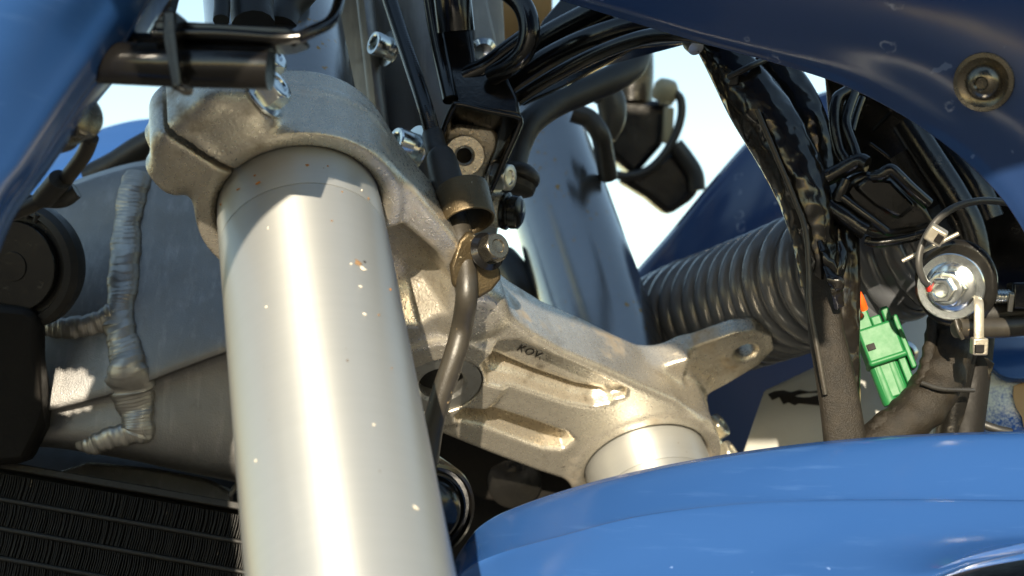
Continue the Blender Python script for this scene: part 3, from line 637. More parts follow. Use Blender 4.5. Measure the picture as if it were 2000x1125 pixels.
hbars = thing('cowl_stay', 'black parallel stay bars running up to the blue cowl', 'stay', PX(1020, 195, .56))
tube('bar', [(1000, 200, .56), (1080, 150, .55), (1160, 108, .54), (1250, 75, .525), (1330, 66, .51), (1400, 75, .505)], .0030, M_black, hbars, n=16)
tube('bar', [(990, 170, .572), (1080, 112, .562), (1170, 72, .55), (1260, 50, .54), (1370, 55, .53)], .0052, M_black, hbars, n=18)
tube('bar', [(1000, 130, .59), (1070, 78, .58), (1140, 40, .57), (1200, 10, .56)], .0062, M_black, hbars, n=18)
tube('bar', [(1060, 150, .556), (1110, 120, .55), (1170, 90, .545)], .0009, M_black, hbars, n=8)
prism('web', [(990, 180, .585), (1060, 40, .59), (1110, -20, .59), (1220, 0, .57), (1390, 78, .545), (1330, 84, .545), (1240, 95, .55), (1100, 170, .57), (1020, 205, .58)], .006, M_black, hbars, .001)
lathe('end_stop', [(.0001, -.004), (.0030, -.004), (.0034, -.001), (.0030, .003), (.0001, .0034)], frame(PX(1353, 86, .515), DV(.3, .6, -.7), UP), M_zincdull, hbars, 24)
pl = thing('head_gusset_plate', 'blue-grey aluminium gusset with punched hole near the top centre', 'gusset', PX(950, 90, .64))
prism('plate', [(915, -30, .61), (945, -30, .612), (972, 95, .612), (955, 105, .61), (925, 85, .608)], .006, M_frame, pl, .001)
lathe('bolt_head', [(.0001, 0), (.0058, 0), (.0058, .002), (.004, .0036), (.0001, .004)], frame(PX(943, 96, .605), DV(.1, .5, -.85), UP), M_zinc, pl, 32)
tag(panel('dashboard_underside', [[(930, -60, .75), (1000, -60, .75), (1080, -60, .75)], [(930, 30, .76), (1000, 30, .755), (1080, 30, .76)], [(930, 120, .78), (1000, 120, .775), (1080, 120, .78)]], M_brown, None, .004), 'muddy brown cover glimpsed through the black rod loop', 'cover')
# grey curved pipe and boots
gp = thing('banjo_pipe', 'dark grey curved pipe with rubber boot crossing the far fork leg', 'pipe', PX(1010, 380, .62))
tube('pipe', [(1000, 330, .60), (1012, 285, .605), (1035, 240, .61), (1080, 205, .62), (1140, 178, .63), (1200, 152, .64), (1238, 125, .65), (1250, 85, .66), (1248, 40, .67)], [.0058, .0058, .0060, .0062, .0064, .0066, .0064, .006, .006], M_rubber, gp, n=22)
lathe('boot', [(.0001, -.006), (.0062, -.006), (.0086, -.004), (.0092, -.002), (.0088, 0), (.0072, .001), (.0084, .002), (.0080, .0045), (.0056, .006), (.0001, .006)], frame(PX(1012, 352, .595), DV(-.25, .9, -.3), UP), M_rubber, gp, 36)
gb = thing('banjo_fitting', 'small grey fitting with ribbed rubber ends below the black bracket', 'fitting', PX(985, 425, .58))
n5 = frame(PX(950, 408, .57), DV(.93, .12, -.3), UP)
lathe('body', [(.0001, -.004), (.0072, -.004), (.0072, .0072), (.0001, .0074)], n5, M_cast, gb, 40)
lathe('ribbed_end', [(.0062, .0072), (.0076, .0078), (.0078, .0092), (.0062, .0098), (.0062, .0106), (.0070, .0112), (.0068, .014), (.0050, .0152), (.0001, .0154)], n5, M_plastic, gb, 40)
# ------------------------------------------------------------------ right: cowl, fender, far shroud
cw = thing('headlight_cowl', 'dark blue headlight cowl with water spots and a domed bolt, top right', 'cowl', PX(1500, 100, .48))
cw_p = panel('cowl_panel', [
    [(980, -40, .520), (1075, -4, .515), (1180, 28, .508), (1290, 62, .500), (1385, 90, .493), (1520, 127, .484), (1645, 168, .476), (1760, 226, .470), (1860, 296, .466), (1935, 366, .464), (1985, 432, .463), (2030, 520, .463), (2060, 620, .463)],
    [(1020, -70, .514), (1110, -36, .509), (1210, -8, .502), (1315, 28, .494), (1408, 58, .487), (1540, 95, .478), (1670, 132, .470), (1790, 190, .464), (1890, 262, .459), (1966, 334, .457), (2018, 408, .456), (2062, 505, .455), (2095, 620, .455)],
    [(1120, -230, .505), (1230, -200, .498), (1330, -170, .490), (1430, -130, .482), (1520, -90, .475), (1640, -40, .466), (1770, 20, .457), (1890, 90, .450), (1990, 170, .445), (2070, 250, .442), (2120, 340, .440), (2160, 470, .439), (2190, 620, .439)],
    [(1350, -520, .50), (1460, -480, .492), (1560, -440, .484), (1660, -390, .475), (1760, -330, .467), (1880, -260, .457), (2000, -180, .447), (2110, -90, .439), (2200, 10, .433), (2270, 120, .430), (2310, 260, .428), (2340, 430, .427), (2360, 620, .427)]], M_blue_shade, cw, .0022, 8, 8)
_l, _n, _i, _d = BVH[cw_p.name].ray_cast(CAM, (PX(1922, 160, 1) - CAM).normalized())
cb = _l; cnv = _n if _n.dot(FWD) < 0 else -_n
def cowlframe(k): return frame(cb - cnv * k, cnv, UP)
lathe('bolt_washer', [(.0001, 0), (.0092, 0), (.0096, .0006), (.0094, .0012), (.0080, .0014), (.0066, .0006), (.0050, .0004), (.0001, .0004)], cowlframe(-.0002), M_darkzinc, cw, 56)
bh = lathe('bolt_head', [(.0056, .0002), (.0056, .0010), (.0052, .0022), (.0043, .0033), (.0031, .0040), (.0023, .0042), (.0020, .0036), (.0020, .0022), (.00001, .0020)], cowlframe(-.0006), M_darkzinc, cw, 48, shape=lambda a, r, z: hexr(a, r) if r < .0022 else r)
fd = thing('front_fender', 'glossy bright blue front fender sweeping across the bottom right', 'fender', PX(1500, 1200, .45))
fd_p = panel('fender_skin', [
    [(840, 1190, .512), (868, 1130, .512), (898, 1078, .511), (945, 1022, .510), (1040, 978, .508), (1200, 930, .505), (1400, 890, .502), (1600, 863, .499), (1800, 848, .496), (2000, 842, .493), (2200, 840, .49)],
    [(846, 1196, .505), (874, 1136, .504), (906, 1085, .503), (960, 1034, .501), (1060, 990, .499), (1210, 945, .496), (1400, 906, .493), (1600, 880, .490), (1800, 865, .487), (2000, 860, .484), (2200, 858, .481)],
    [(850, 1200, .486), (880, 1145, .485), (915, 1105, .484), (985, 1072, .482), (1090, 1042, .480), (1240, 1004, .477), (1420, 980, .474), (1600, 971, .471), (1800, 969, .468), (2000, 970, .465), (2200, 972, .462)],
    [(852, 1205, .483), (884, 1152, .482), (922, 1116, .481), (995, 1083, .478), (1100, 1053, .476), (1250, 1016, .473), (1425, 992, .470), (1605, 982, .467), (1800, 980, .464), (2000, 981, .461), (2200, 983, .458)],
    [(850, 1240, .470), (900, 1200, .468), (960, 1170, .466), (1040, 1140, .464), (1150, 1115, .462), (1300, 1090, .459), (1460, 1070, .456), (1620, 1060, .453), (1800, 1055, .45), (1950, 1052, .447), (2150, 1050, .444)],
    [(850, 1330, 0.450), (930, 1310, 0.447), (1010, 1290, 0.445), (1110, 1270, 0.443), (1220, 1250, 0.441), (1360, 1225, 0.438), (1500, 1200, 0.435), (1640, 1172, 0.432), (1780, 1140, 0.430), (1900, 1098, 0.428), (2080, 1060, 0.426)],
    [(850, 1350, 0.464), (935, 1328, 0.461), (1020, 1308, 0.459), (1120, 1290, 0.457), (1230, 1270, 0.455), (1370, 1246, 0.452), (1510, 1220, 0.449), (1655, 1190, 0.446), (1795, 1156, 0.444), (1918, 1112, 0.442), (2100, 1070, 0.440)]], M_blue, fd, .0028, 8, 7)
ty = thing('road_wheel', 'black wheel in shadow under the fender lip, bottom right corner', 'wheel', PX(1990, 1180, .6))
panel('tyre', [[(1500, 1190, .56), (1750, 1130, .56), (1950, 1080, .56), (2200, 1020, .56)], [(1500, 1260, .52), (1750, 1200, .52), (1950, 1150, .52), (2200, 1090, .52)], [(1500, 1400, .50), (1750, 1350, .50), (1950, 1300, .50), (2200, 1250, .50)]], M_dark, ty, .004)
fs = thing('far_shroud', 'deep blue panel on the far side, blurred against the sky', 'panel', PX(1450, 800, .76))
panel('panel_skin', [
    [(1150, 640, .80), (1235, 535, .795), (1305, 455, .79), (1390, 352, .785), (1470, 262, .78), (1520, 218, .775), (1580, 188, .77), (1680, 162, .765), (1800, 150, .76)],
    [(1170, 655, .785), (1255, 552, .78), (1325, 474, .775), (1410, 372, .77), (1492, 286, .765), (1540, 246, .76), (1598, 216, .755), (1690, 190, .75), (1810, 176, .745)],
    [(1260, 760, .77), (1340, 680, .765), (1410, 610, .76), (1490, 530, .755), (1570, 470, .75), (1640, 430, .745), (1710, 400, .74), (1800, 370, .735), (1920, 350, .73)],
    [(1360, 980, .78), (1440, 930, .775), (1520, 880, .77), (1610, 820, .765), (1700, 770, .76), (1780, 730, .755), (1860, 690, .75), (1960, 650, .745), (2080, 620, .74)]], M_blue_shade, fs, .003, 8, 6)
# ------------------------------------------------------------------ far controls against the sky
fc = thing('far_switchgear', 'blurred dark lever housing with a yellowish cap against the sky', 'lever housing', PX(1270, 400, .86))
prism('housing', [(1178, 232, .86), (1215, 190, .86), (1298, 196, .86), (1312, 205, .86), (1306, 255, .86), (1292, 285, .86), (1270, 310, .86), (1240, 345, .86), (1190, 300, .86)], .03, M_plastic, fc, .004)
prism('lever_base', [(1205, 350, .855), (1260, 330, .855), (1305, 296, .855), (1325, 290, .855), (1362, 330, .855), (1368, 372, .855), (1350, 392, .855), (1308, 420, .855), (1290, 408, .855), (1262, 385, .855)], .022, M_plastic, fc, .004)
tube('clamp_block', [(1318, 282, .85), (1340, 310, .85), (1358, 340, .85), (1362, 372, .85)], .0052, M_rubber, fc)
tube('neck', [(1230, 60, .87), (1235, 130, .87), (1232, 200, .87)], .0135, M_plastic, fc, n=20)
lathe('cap', [(.0001, -.006), (.0070, -.006), (.0078, -.002), (.0074, .003), (.0052, .006), (.0001, .007)], frame(PX(1300, 176, .85), DV(.2, -.9, -.4), UP), M_yel, fc, 28)
tube('cap_stem', [(1302, 186, .85), (1300, 205, .85)], .0042, M_yel, fc)
tube('control_cable', [(1318, 180, .848), (1330, 196, .848), (1330, 230, .848), (1316, 270, .848), (1292, 308, .848), (1262, 334, .848), (1225, 344, .848), (1188, 338, .848)], .0027, M_rubber, fc)
box('plate', frame(PX(1305, 245, .848), DV(.4, .1, -.9), UP), (.022, .006, .004), M_yel, fc, .001)
tag(tube('brown_hose', [(1118, 220, .70), (1150, 232, .70), (1172, 262, .70), (1180, 300, .71), (1188, 345, .72)], .0050, M_hose, None), 'thin brownish hose rounding the top of the far fork leg', 'hose')
tag(tube('boot_hose', [(1165, 178, .72), (1190, 190, .72), (1196, 230, .72), (1184, 270, .72)], [.006, .0075, .007, .005], M_hose, None), 'swollen brown rubber boot beside the far fork leg', 'boot')
tag(tube('far_cable', [(985, 505, .72), (1005, 530, .71), (1028, 570, .70), (1050, 620, .70)], .0072, M_rubber, None), 'short black tube in the gap behind the clamp arm', 'tube')
# ------------------------------------------------------------------ corrugated duct
bw = thing('corrugated_duct', 'ribbed dark grey corrugated plastic duct behind the clamp lug', 'duct', PX(1450, 760, .66))
bp = catmull([tuple(PX(*p)) for p in [(1270, 660, .735), (1340, 632, .705), (1420, 606, .675), (1510, 575, .642), (1590, 545, .612), (1680, 520, .588), (1770, 490, .572), (1860, 450, .56)]], 24)
br = np.interp(np.linspace(0, 1, len(bp)), [0, .2, .6, 1], [.0300, .0315, .0305, .0265])
Vb, Fb = tubemesh(bp, br * .905, 40); mesh('core_tube', Vb, Fb, M_bellow, bw)
seglen = np.r_[0, np.cumsum(np.linalg.norm(np.diff(bp, axis=0), axis=1))]; tot = seglen[-1]
nr = int(tot / .0104)
Tb = np.gradient(bp, axis=0)
for k in range(nr):
    s = (k + .5) * tot / nr
    o = Vector([np.interp(s, seglen, bp[:, j]) for j in range(3)]); t = Vector([np.interp(s, seglen, Tb[:, j]) for j in range(3)])
    r = float(np.interp(s, seglen, br)); q = .0048
    lathe('rib', [(r * .90, -q), (r * .955, -q * .88), (r * .99, -q * .5), (r, 0), (r * .99, q * .5), (r * .955, q * .88), (r * .90, q)], frame(o, t, UP), M_bellow, bw, 48, auto=80)
# ------------------------------------------------------------------ harness tubes
ha = thing('wiring_harness', 'wide black taped wiring harness hanging down across the corrugated duct', 'harness', PX(1650, 880, .53))
tube('upper_tube', [(1375, 60, .545), (1420, 120, .54), (1475, 200, .535), (1530, 290, .53), (1570, 380, .525), (1592, 470, .523), (1600, 560, .522)], [.0060, .0085, .0112, .0112, .0100, .0085, .0070], M_tape, ha, n=26, seg=14)
tube('rear_tube', [(1490, 110, .56), (1545, 170, .556), (1580, 240, .552), (1600, 330, .55), (1612, 430, .545)], .0075, M_tape, ha, n=20)
tube('flat_sheath', [(1590, 480, .52), (1602, 560, .518), (1612, 640, .515), (1628, 720, .512), (1642, 800, .51), (1655, 900, .508)], [.0064, .0062, .0066, .0072, .0076, .0080], M_cloth, ha, n=26, flat=.55, seg=12)
tube('edge_cable', [(1478, 215, .52), (1510, 290, .517), (1552, 390, .514), (1573, 450, .511), (1580, 530, .509), (1582, 600, .507), (1596, 680, .506), (1612, 770, .506)], .0010, M_hose, ha, n=12)
tube('side_strand', [(1636, 430, .535), (1644, 540, .532), (1648, 640, .53), (1656, 760, .53), (1660, 800, .53)], [.0080, .0072, .0062, .0048, .004], M_tape, ha, n=20, flat=.7)
for k, p in enumerate([[(1602, 470, .512), (1612, 492, .51), (1618, 510, .508), (1632, 530, .508)], [(1612, 520, .508), (1628, 545, .505), (1640, 560, .505), (1632, 582, .508)], [(1640, 470, .512), (1648, 500, .511), (1640, 540, .509)], [(1618, 545, .507), (1634, 565, .506), (1640, 600, .509)]]):
    tube('tape_fold', p, [.0010, .0024, .0022, .0009][:len(p)], M_tape, ha, n=10, flat=.35, flatdir=DV(.4, .5, -.7))
tube('band', [(1425, 150, .526), (1460, 132, .522), (1492, 118, .53)], .0012, M_rubber, ha, flat=2.0)
tag(box('cable_tie_tail', frame(PX(1434, 152, .527), DV(-.3, .3, -.9), RIGHT), (.003, .005, .002), M_rubber, None, .0004), 'tiny black strap end on the upper harness edge', 'strap')
# black moulded relay cover
rc = thing('relay_cover', 'gloss black moulded rubber cover with rolled ridges under the cowl', 'relay cover', PX(1740, 470, .54))
prism('cover_face', [(1640, 375, .523), (1662, 345, .520), (1690, 328, .518), (1705, 335, .518), (1740, 340, .517), (1772, 365, .518), (1812, 402, .520), (1832, 440, .523), (1790, 456, .523), (1742, 462, .522), (1690, 448, .522)], .02, M_plastic, rc, .003)
prism('raised_field', [(1668, 366, .518), (1692, 342, .516), (1742, 350, .515), (1792, 402, .517), (1758, 430, .518), (1712, 402, .517)], .004, M_plastic, rc, .002)
tube('ridge', [(1655, 178, .53), (1634, 195, .528), (1630, 240, .526), (1640, 290, .524), (1652, 312, .522), (1658, 338, .52)], .0022, M_plastic, rc)
tube('ridge', [(1668, 180, .53), (1656, 215, .527), (1652, 245, .525), (1668, 290, .522), (1678, 322, .519), (1692, 325, .517)], .0020, M_plastic, rc)
tube('ridge', [(1684, 190, .532), (1672, 225, .53), (1664, 255, .528)], .0013, M_plastic, rc)
tube('rolled_edge', [(1604, 352, .524), (1640, 335, .522), (1676, 316, .519), (1694, 322, .517)], .0032, M_plastic, rc)
tube('rolled_edge', [(1620, 402, .521), (1648, 422, .518), (1672, 440, .517), (1692, 452, .516)], .0034, M_plastic, rc)
tube('rolled_edge', [(1705, 345, .516), (1722, 342, .514), (1738, 332, .513), (1752, 342, .513), (1776, 366, .514), (1812, 398, .517)], .0024, M_plastic, rc)
tube('rolled_edge', [(1636, 392, .519), (1644, 370, .518), (1652, 352, .518)], .0022, M_plastic, rc)
tube('rolled_edge', [(1644, 385, .518), (1690, 420, .516), (1732, 452, .516)], .0018, M_plastic, rc)
tube('hinge', [(1690, 470, .52), (1720, 474, .518), (1780, 464, .517), (1812, 452, .517)], .0018, M_plastic, rc)
ic = thing('inner_cowl', 'black inner cowl plastic in shadow beneath the blue cowl', 'inner cowl', PX(1800, 500, .58))
panel('liner', [
    [(1610, 140, .56), (1700, 160, .56), (1800, 220, .555), (1900, 300, .55), (1990, 380, .548), (2080, 470, .546)],
    [(1620, 250, .575), (1700, 270, .572), (1790, 320, .568), (1880, 390, .565), (1970, 450, .562), (2080, 520, .56)],
    [(1640, 420, .585), (1720, 440, .582), (1800, 470, .58), (1880, 500, .578), (1970, 540, .575), (2080, 580, .572)],
    [(1650, 500, .60), (1740, 520, .60), (1820, 545, .598), (1900, 570, .595), (1980, 600, .59), (2080, 640, .585)]], M_plastic, ic, .0025)
tube('liner_rib', [(1768, 330, .553), (1700, 280, .56)], .0008, M_plastic, ic, n=8)
tube('liner_rib', [(1706, 255, .562), (1740, 220, .556)], .0008, M_plastic, ic, n=8)
tag(tube('rubber_hose', [(1770, 240, .55), (1815, 310, .545), (1860, 380, .54), (1895, 450, .538), (1905, 530, .538), (1890, 640, .54), (1868, 740, .54), (1850, 880, .54)], .0060, M_plastic, None, n=18), 'long black hose dropping behind the bright flange bolt to the fender', 'hose')
tag(tube('rubber_hose', [(1800, 220, .56), (1850, 290, .556), (1900, 360, .55), (1930, 430, .548)], .0066, M_plastic, None, n=18), 'short black hose just under the curved blue cowl edge', 'hose')
tag(tube('woven_sleeve', [(1760, 300, .552), (1790, 350, .55), (1820, 400, .546)], .0050, M_cloth, None, n=18), 'dark woven cable sleeve right of the moulded relay cover', 'sleeve')
# ------------------------------------------------------------------ flange bolt group
fb = thing('flange_bolt', 'shiny zinc flange bolt with wide washer on a black rubber grommet', 'bolt', PX(1845, 610, .51))
fn = DV(-.52, .10, -.85).normalized(); fo_ = PX(1857, 560, .505)
ff = lambda k: frame(fo_ + fn * k, fn, UP)
lathe('grommet', [(.0001, -.0050), (.0138, -.0050), (.0146, -.0036), (.0146, -.0022), (.0136, -.0012), (.0126, -.0010), (.0001, -.0010)], frame(fo_ + UP * .001 + RIGHT * .0012, fn, UP), M_plastic, fb, 56, shape=lambda a, r, z: r * (1 + .10 * abs(math.cos(a))))
lathe('washer', [(.0001, -.0010), (.0119, -.0010), (.0122, -.0006), (.0122, .0004), (.0118, .0008), (.0001, .0008)], ff(0), M_zinc, fb, 64)
lathe('bolt_flange', [(.0001, .0008), (.0090, .0008), (.0092, .0012), (.0090, .0018), (.0072, .0030), (.0001, .0032)], ff(0), M_zinc, fb, 56)
hexhead('bolt_head', ff(.0026), .0072, .0068, M_zinc, fb)
n6 = frame(fo_ + fn * .0085, fn, UP)
def ring_hex(a, r, z): return hexr(a, r) if r > .0032 else r
lathe('end_nut', [(.0046, 0), (.0046, .0052), (.0042, .0060), (.0029, .0060), (.0024, .0054), (.0024, .001), (.00001, .001)], n6, M_zinc, fb, 48, shape=ring_hex)
sg = thing('threaded_stud', 'bright threaded steel stud right of the flange bolt', 'stud', PX(1940, 590, .51))
n7 = frame(PX(1890, 578, .515), DV(.97, .03, -.2), UP)
prof = [(.0001, 0), (.0040, 0), (.0040, .0028), (.0026, .003)]
for k in range(11):
    prof += [(.0025, .0042 + k * .00105), (.0030, .00465 + k * .00105), (.0030, .00485 + k * .00105)]
prof += [(.0024, .0163), (.0001, .0164)]
lathe('stud', prof, n7, M_zinc, sg, 32, auto=25)
hexhead('lock_nut', frame(PX(1884, 582, .512), DV(.97, .03, -.2), UP), .0056, .0045, M_gold, sg, dimple=False)
cn_ = thing('plug_housing', 'black plug housing at the right border beyond the stud', 'plug', PX(1985, 610, .51))
box('body', frame(PX(2010, 578, .512), DV(-.1, 0, -.99), RIGHT), (.014, .010, .010), M_plastic, cn_, .001)
box('latch', frame(PX(1974, 590, .508), DV(-.3, .3, -.9), RIGHT), (.002, .007, .003), M_steelband, cn_, .0004)
tb_ = thing('vent_tube', 'short dusty black tube end held by a pale cable tie', 'tube', PX(1950, 645, .51))
tube('tube', [(1868, 640, .505), (1900, 641, .507), (1960, 640, .51), (2060, 630, .512)], .0037, M_hose, tb_, n=24)
tag(tube('breather_tube', [(1885, 615, .515), (1960, 612, .516), (2060, 606, .518)], .0042, M_rubber, None, n=20), 'black tube lying just above the dusty tube end at the right border', 'tube')
tube('frayed_end', [(1866, 625, .503), (1872, 645, .502), (1880, 662, .503)], .0008, M_hose, tb_, n=8)
ct = thing('pale_cable_tie', 'pale dusty cable tie hanging vertically with square lock head', 'cable tie', PX(1912, 690, .5))
tube('strap', [(1902, 578, .506), (1910, 582, .500), (1912, 600, .497), (1912, 640, .496), (1912, 662, .496)], .0018, M_steelband, ct, n=12, flat=.35)
hd = box('lock_head', frame(PX(1912, 676, .496), DV(0, .1, -.99), RIGHT), (.0054, .0062, .0044), M_steelband, ct, .0006)
box('slot', frame(PX(1913, 681, .4934), DV(0, .1, -.99), RIGHT), (.0032, .0028, .0012), M_dark, ct, .0002)
tt = thing('black_cable_tie', 'dark looped cable tie threaded through the flange bolt nose', 'cable tie', PX(1810, 550, .5))
tube('strap', [(2010, 402, .500), (1970, 396, .497), (1920, 392, .494), (1872, 402, .492), (1836, 424, .490), (1812, 456, .489), (1797, 490, .489), (1795, 520, .489), (1803, 545, .490), (1812, 556, .492)], .0013, M_strap, tt, n=14, flat=.8, seg=10)
box('lock_head', frame(PX(1828, 459, .484), DV(-.35, .25, -.9), DV(.85, .45, 0)), (.0064, .0058, .0052), M_steelband, tt, .0007)
box('slot', frame(PX(1834, 466, .4812), DV(-.35, .25, -.9), DV(.85, .45, 0)), (.0024, .0030, .0014), M_dark, tt, .0002)
tag(tube('lock_pin', [(1762, 510, .502), (1872, 456, .498)], .0008, M_steelband, None, n=10), 'thin pale metal pin behind the looped cable tie', 'pin')
tag(tube('red_wire', [(1806, 548, .4935), (1811, 556, .4925), (1814, 566, .4945)], .0010, M_red, None, n=10), 'short red wire in the nose of the flange bolt', 'wire')
# ------------------------------------------------------------------ green connector
gc = thing('green_connector', 'bright green nylon wiring connector hanging beside the harness', 'connector', PX(1750, 795, .54))
ga_ = (PX(1770, 790, .538) - PX(1700, 610, .548)).normalized(); gxd = DV(.93, -.34, -.05)
gf = frame(PX(1715, 665, .545), ga_, gxd)
def gbox(nm_, x, y, z, sx, sy, sz, bv=.0007, mt=M_green): return box(nm_, gf @ Matrix.Translation((x * .001, y * .001, z * .001)), (sx * .001, sy * .001, sz * .001), mt, gc, bv * 1.0)
gbox('body', 0, 0, 2, 14.5, 12, 15, .001)
gbox('collar', 0.2, 0, 8.6, 15.4, 13, 2.4, .001)
gbox('side_latch', 6.6, -2, -5, 3.2, 6, 14, .0008); gbox('side_latch', 8.6, 1, 4, 2.2, 7, 22, .0006)
gbox('tower', -3.2, 0, -9, 6, 7, 8, .0007); gbox('tower', -4.4, 0, -14.5, 4, 5, 4, .0006); gbox('tower', 1.5, 1.5, -7, 4, 6, 4, .0006)
for x in (-4.2, 1.2):
    lathe('barrel', [(.0001, .009), (.0030, .009), (.0031, .024), (.0028, .0252), (.0001, .0256)], gf @ Matrix.Translation((x * .001, 0, 0)), M_green, gc, 28)
gbox('rail', 5.4, 0, 17, 3, 7, 15, .0005); gbox('rail', -1.5, .8, 16, 9, 4, 14, .0005)
gbox('window', -4.5, -6.2 if (gf.to_3x3() @ Vector((0, -1, 0))).dot(FWD) < 0 else 6.2, 2.5, 3.2, .8, 2.6, .0002, M_dark)
tag(tube('orange_wire', [(1668, 556, .535), (1677, 580, .534), (1688, 604, .536)], [.0007, .0019, .0016], M_orange, None), 'orange wire entering the top of the green connector', 'wire')
tag(tube('orange_wire', [(1676, 612, .545), (1684, 618, .545)], .0011, M_orange, None), 'short orange wire stub low beside the green connector', 'wire')
# lower taped harness
hl = thing('taped_harness', 'cloth taped harness curving behind the fender right of the green connector', 'harness', PX(1760, 870, .53))
tube('bundle', [(1862, 560, .545), (1862, 640, .54), (1850, 700, .535), (1825, 760, .53), (1785, 810, .526), (1735, 850, .524), (1690, 890, .522)], [.0070, .0080, .0088, .0092, .0090, .0086, .008], M_cloth, hl, n=24, seg=12, mod=lambda t, a, i: 1 + .03 * math.sin(i * .9) + .03 * math.sin(a * 3 + i * .5))
tube('ragged_edge', [(1822, 620, .535), (1812, 700, .53), (1795, 760, .526), (1760, 800, .523), (1715, 830, .521), (1700, 860, .52)], [.002, .0026, .0028, .003, .003, .002], M_cloth, hl, n=10, seg=14, mod=lambda t, a, i: 1 + .16 * math.sin(i * 1.3) * math.cos(a * 2))
tube('strap', [(1800, 748, .52), (1840, 760, .518), (1900, 762, .524)], .0009, M_strap, hl, n=8, flat=1.6)
tube('second_strand', [(1905, 650, .55), (1895, 740, .545), (1880, 860, .54)], .0075, M_dark, hl, n=18)
prism('torn_flap', [(1885, 690, .54), (1930, 698, .54), (1943, 710, .54), (1928, 758, .54), (1920, 754, .54), (1915, 764, .54), (1905, 758, .54), (1890, 774, .54), (1870, 768, .54)], .002, M_tape, hl, .0004)
# ------------------------------------------------------------------ white and blue inner panels
wp = thing('white_panel', 'off-white inner plastic panel behind the harness above the fender', 'panel', PX(1600, 890, .66))
wpp = panel('panel_skin', [
    [(1492, 762, .66), (1560, 730, .655), (1640, 690, .65), (1720, 640, .645), (1790, 605, .645), (1860, 580, .65)],
    [(1470, 825, .645), (1560, 810, .63), (1640, 790, .622), (1720, 760, .622), (1800, 730, .63), (1880, 710, .64)],
    [(1445, 900, .64), (1560, 900, .622), (1640, 900, .615), (1720, 900, .615), (1800, 900, .622), (1880, 900, .635)]], M_white, wp, .003)
lathe('panel_bolt', [(.0001, -.002), (.0055, -.002), (.0055, .001), (.0040, .0028), (.0001, .003)], frame(PX(1768, 690, .618), DV(-.2, .1, -.97), UP), M_zinc, wp, 32)
def decal(nm_, outline, target, mt, parent, lift=.0006):
    pts = [(x, y, on(x, y, target, lift)) for x, y in outline]
    return prism(nm_, pts, .0003, mt, parent, 0)
rag = [(1500, 770), (1512, 764), (1530, 762), (1545, 766), (1562, 761), (1580, 765), (1605, 762), (1625, 768), (1630, 796), (1600, 792), (1580, 790), (1560, 788), (1552, 792), (1540, 786), (1530, 790), (1522, 776), (1508, 782)]
decal('black_print', rag, wpp, M_ink, wp)
dpn = thing('decal_panel', 'white fading to blue decal panel at the right border above the fender', 'panel', PX(1950, 860, .57))
M_dec = mat('printed_fade', (.62, .70, .74), 0, .3, (.62, .70, .74), 20, .2)
def fade_mat(m):
    t = m.node_tree; N = t.nodes; L = t.links; b = N['Principled BSDF']
    tc = N.new('ShaderNodeTexCoord'); sep = N.new('ShaderNodeSeparateXYZ'); L.new(tc.outputs['Generated'], sep.inputs[0])
    n = N.new('ShaderNodeTexNoise'); n.inputs['Scale'].default_value = 900; n.inputs['Detail'].default_value = 2; L.new(tc.outputs['Object'], n.inputs[0])
    n2 = N.new('ShaderNodeTexNoise'); n2.inputs['Scale'].default_value = 40; L.new(tc.outputs['Object'], n2.inputs[0])
    a1 = N.new('ShaderNodeMath'); a1.operation = 'MULTIPLY_ADD'; a1.inputs[1].default_value = .8; L.new(n.outputs[0], a1.inputs[0]); L.new(n2.outputs[0], a1.inputs[2])
    a2 = N.new('ShaderNodeMath'); a2.operation = 'SUBTRACT'; L.new(sep.outputs['Z'], a2.inputs[0]); 
    a3 = N.new('ShaderNodeMath'); a3.operation = 'MULTIPLY_ADD'; a3.inputs[1].default_value = .7; L.new(sep.outputs['X'], a3.inputs[0]); a3.inputs[2].default_value = -.05
    L.new(a3.outputs[0], a2.inputs[1])
    a4 = N.new('ShaderNodeMath'); a4.operation = 'ADD'; L.new(a1.outputs[0], a4.inputs[0]); L.new(a2.outputs[0], a4.inputs[1])
    mr = N.new('ShaderNodeMapRange'); mr.inputs[1].default_value = .85; mr.inputs[2].default_value = 1.25; L.new(a4.outputs[0], mr.inputs[0])
    x = N.new('ShaderNodeMix'); x.data_type = 'RGBA'; L.new(mr.outputs[0], x.inputs[0]); x.inputs[6].default_value = (.02, .10, .42, 1); x.inputs[7].default_value = (.60, .70, .74, 1)
    L.new(x.outputs[2], b.inputs['Base Color'])
fade_mat(M_dec)
dps = panel('panel_skin', [
    [(1840, 700, .585), (1900, 690, .578), (1960, 715, .572), (2000, 735, .57), (2080, 745, .57)],
    [(1830, 780, .58), (1900, 780, .572), (1960, 790, .566), (2000, 795, .564), (2080, 800, .564)],
    [(1820, 900, .58), (1900, 900, .572), (1960, 900, .566), (2000, 900, .564), (2080, 900, .564)]], M_dec, dpn, .0025)
decal('brown_film', [(1980, 754), (1995, 748), (2040, 745), (2040, 850), (2000, 835), (1996, 815), (1984, 795), (1979, 775)], dps, M_brown, dpn, .002)
tube('dark_seam', [(1870, 808, .566), (1910, 825, .562), (1945, 838, .56), (1975, 845, .56)], .0018, M_rubber, dpn)
tag(panel('blue_corner', [[(1880, 640, .60), (1950, 650, .59), (2080, 660, .585)], [(1900, 690, .575), (1950, 700, .57), (2080, 690, .565)], [(1930, 715, .568), (1975, 738, .562), (2080, 735, .56)]], M_blue, None, .003), 'small glossy blue panel corner under the dusty tube at the right border', 'panel')
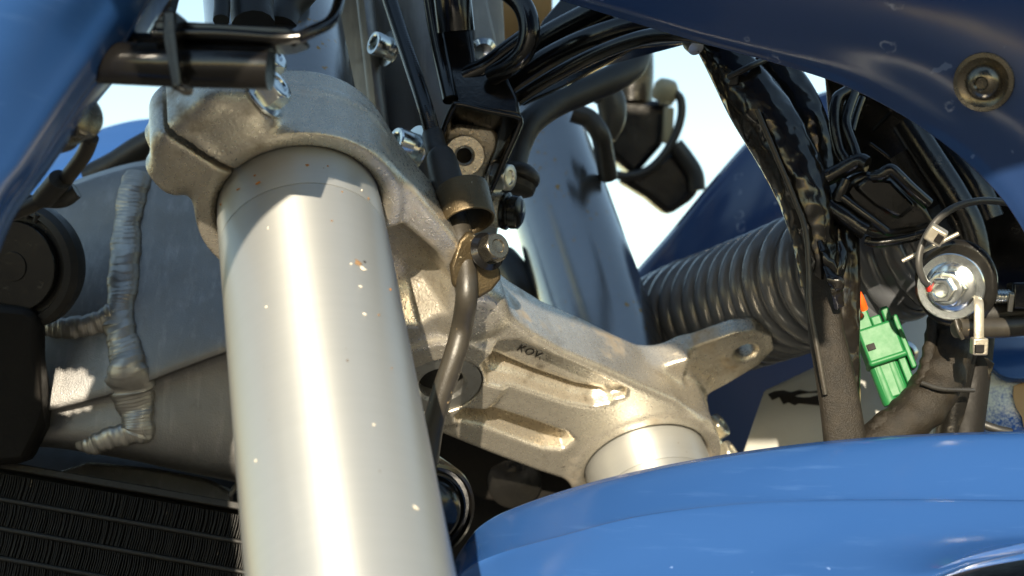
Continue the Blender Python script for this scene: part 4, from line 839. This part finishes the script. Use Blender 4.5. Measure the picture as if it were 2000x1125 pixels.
# ------------------------------------------------------------------ added unseen shade caster above the frame: keeps the sun off the upper half
caster = thing('shade_caster', 'blue plastic hand guard above the cowl, beyond the top of the picture', 'hand guard', PX(1000, -2000, .25))
edge = [(426, 640, .46), (440, 560, .46), (500, 440, .449), (600, 365, .441), (690, 345, .445), (745, 385, .455), (790, 410, .485), (900, 412, .50), (985, 530, .53), (1120, 600, .56), (1290, 668, .60), (1340, 705, .60), (1385, 748, .60), (1430, 790, .60), (1500, 800, .59), (1575, 775, .57), (1592, 630, .52), (1720, 470, .51), (1800, 425, .49), (1920, 395, .48), (2060, 390, .47), (2300, 390, .46), (2600, 420, .45)]
edge = [(x, y, (cylhit(P1, .0275, x, y)[0] - CAM).dot(FWD)) if x < 746 else (x, y, d) for x, y, d in edge]
def toward_sun(p, k): return PX(*p) + SUN * k
e0 = [toward_sun(p, (p[2] - .19) / .91) for p in edge]
rows_w = [e0, [p + DV(0, -.03, .0) for p in e0], [p + DV(-.015, -.08, .0) for p in e0], [p + DV(-.05, -.15, .03) for p in e0], [p + DV(-.05, -.23, .10) for p in e0]]
Gw = np.array([catmull([tuple(p) for p in r], 6) for r in rows_w]); wv = Gw.shape[1]
Vh = Gw.reshape(-1, 3); Fh = [(i * wv + j, i * wv + j + 1, (i + 1) * wv + j + 1, (i + 1) * wv + j) for i in range(4) for j in range(wv - 1)]
caster_o = mesh('guard_shell', Vh, Fh, M_blue, caster); sm = caster_o.modifiers.new('thickness', 'SOLIDIFY'); sm.thickness = .003
# ------------------------------------------------------------------ second level: pieces that belong to a part
def nest(tname, pname, cnames, idx=0):
    t = [o for o in COL.objects if o.parent is None and o.get('label') and o.name.split('.')[0] == tname][idx]
    ps = [o for o in t.children if o.name.split('.')[0] == pname]
    for cname in cnames:
        cs = [o for o in t.children if o.name.split('.')[0] == cname]
        for i, c in enumerate(cs):
            sub(ps[i % len(ps)] if len(ps) == len(cs) else ps[0], c)
bpy.context.view_layer.update()
nest('triple_clamp', 'casting', ['ink_stamp']); nest('triple_clamp', 'steering_stem', ['stem_plug']); nest('triple_clamp', 'bolt_flange', ['bolt_head'])
nest('lock_block', 'boss', ['hole_floor', 'thread']); nest('radiator_shroud', 'washer', ['bolt_head']); nest('headlight_cowl', 'bolt_washer', ['bolt_head'])
nest('aluminium_frame', 'screw_flange', ['socket_head']); nest('hose_guide', 'bolt_flange', ['bolt_head']); nest('pale_cable_tie', 'lock_head', ['slot']); nest('black_cable_tie', 'lock_head', ['slot'])
nest('green_connector', 'body', ['window', 'side_latch']); nest('rubber_mount', 'rim', ['ridge']); nest('flange_bolt', 'bolt_flange', ['bolt_head']); nest('white_panel', 'panel_skin', ['black_print']); nest('decal_panel', 'panel_skin', ['brown_film', 'dark_seam'])
nest('fork_leg', 'outer_tube', ['mud_fleck'])
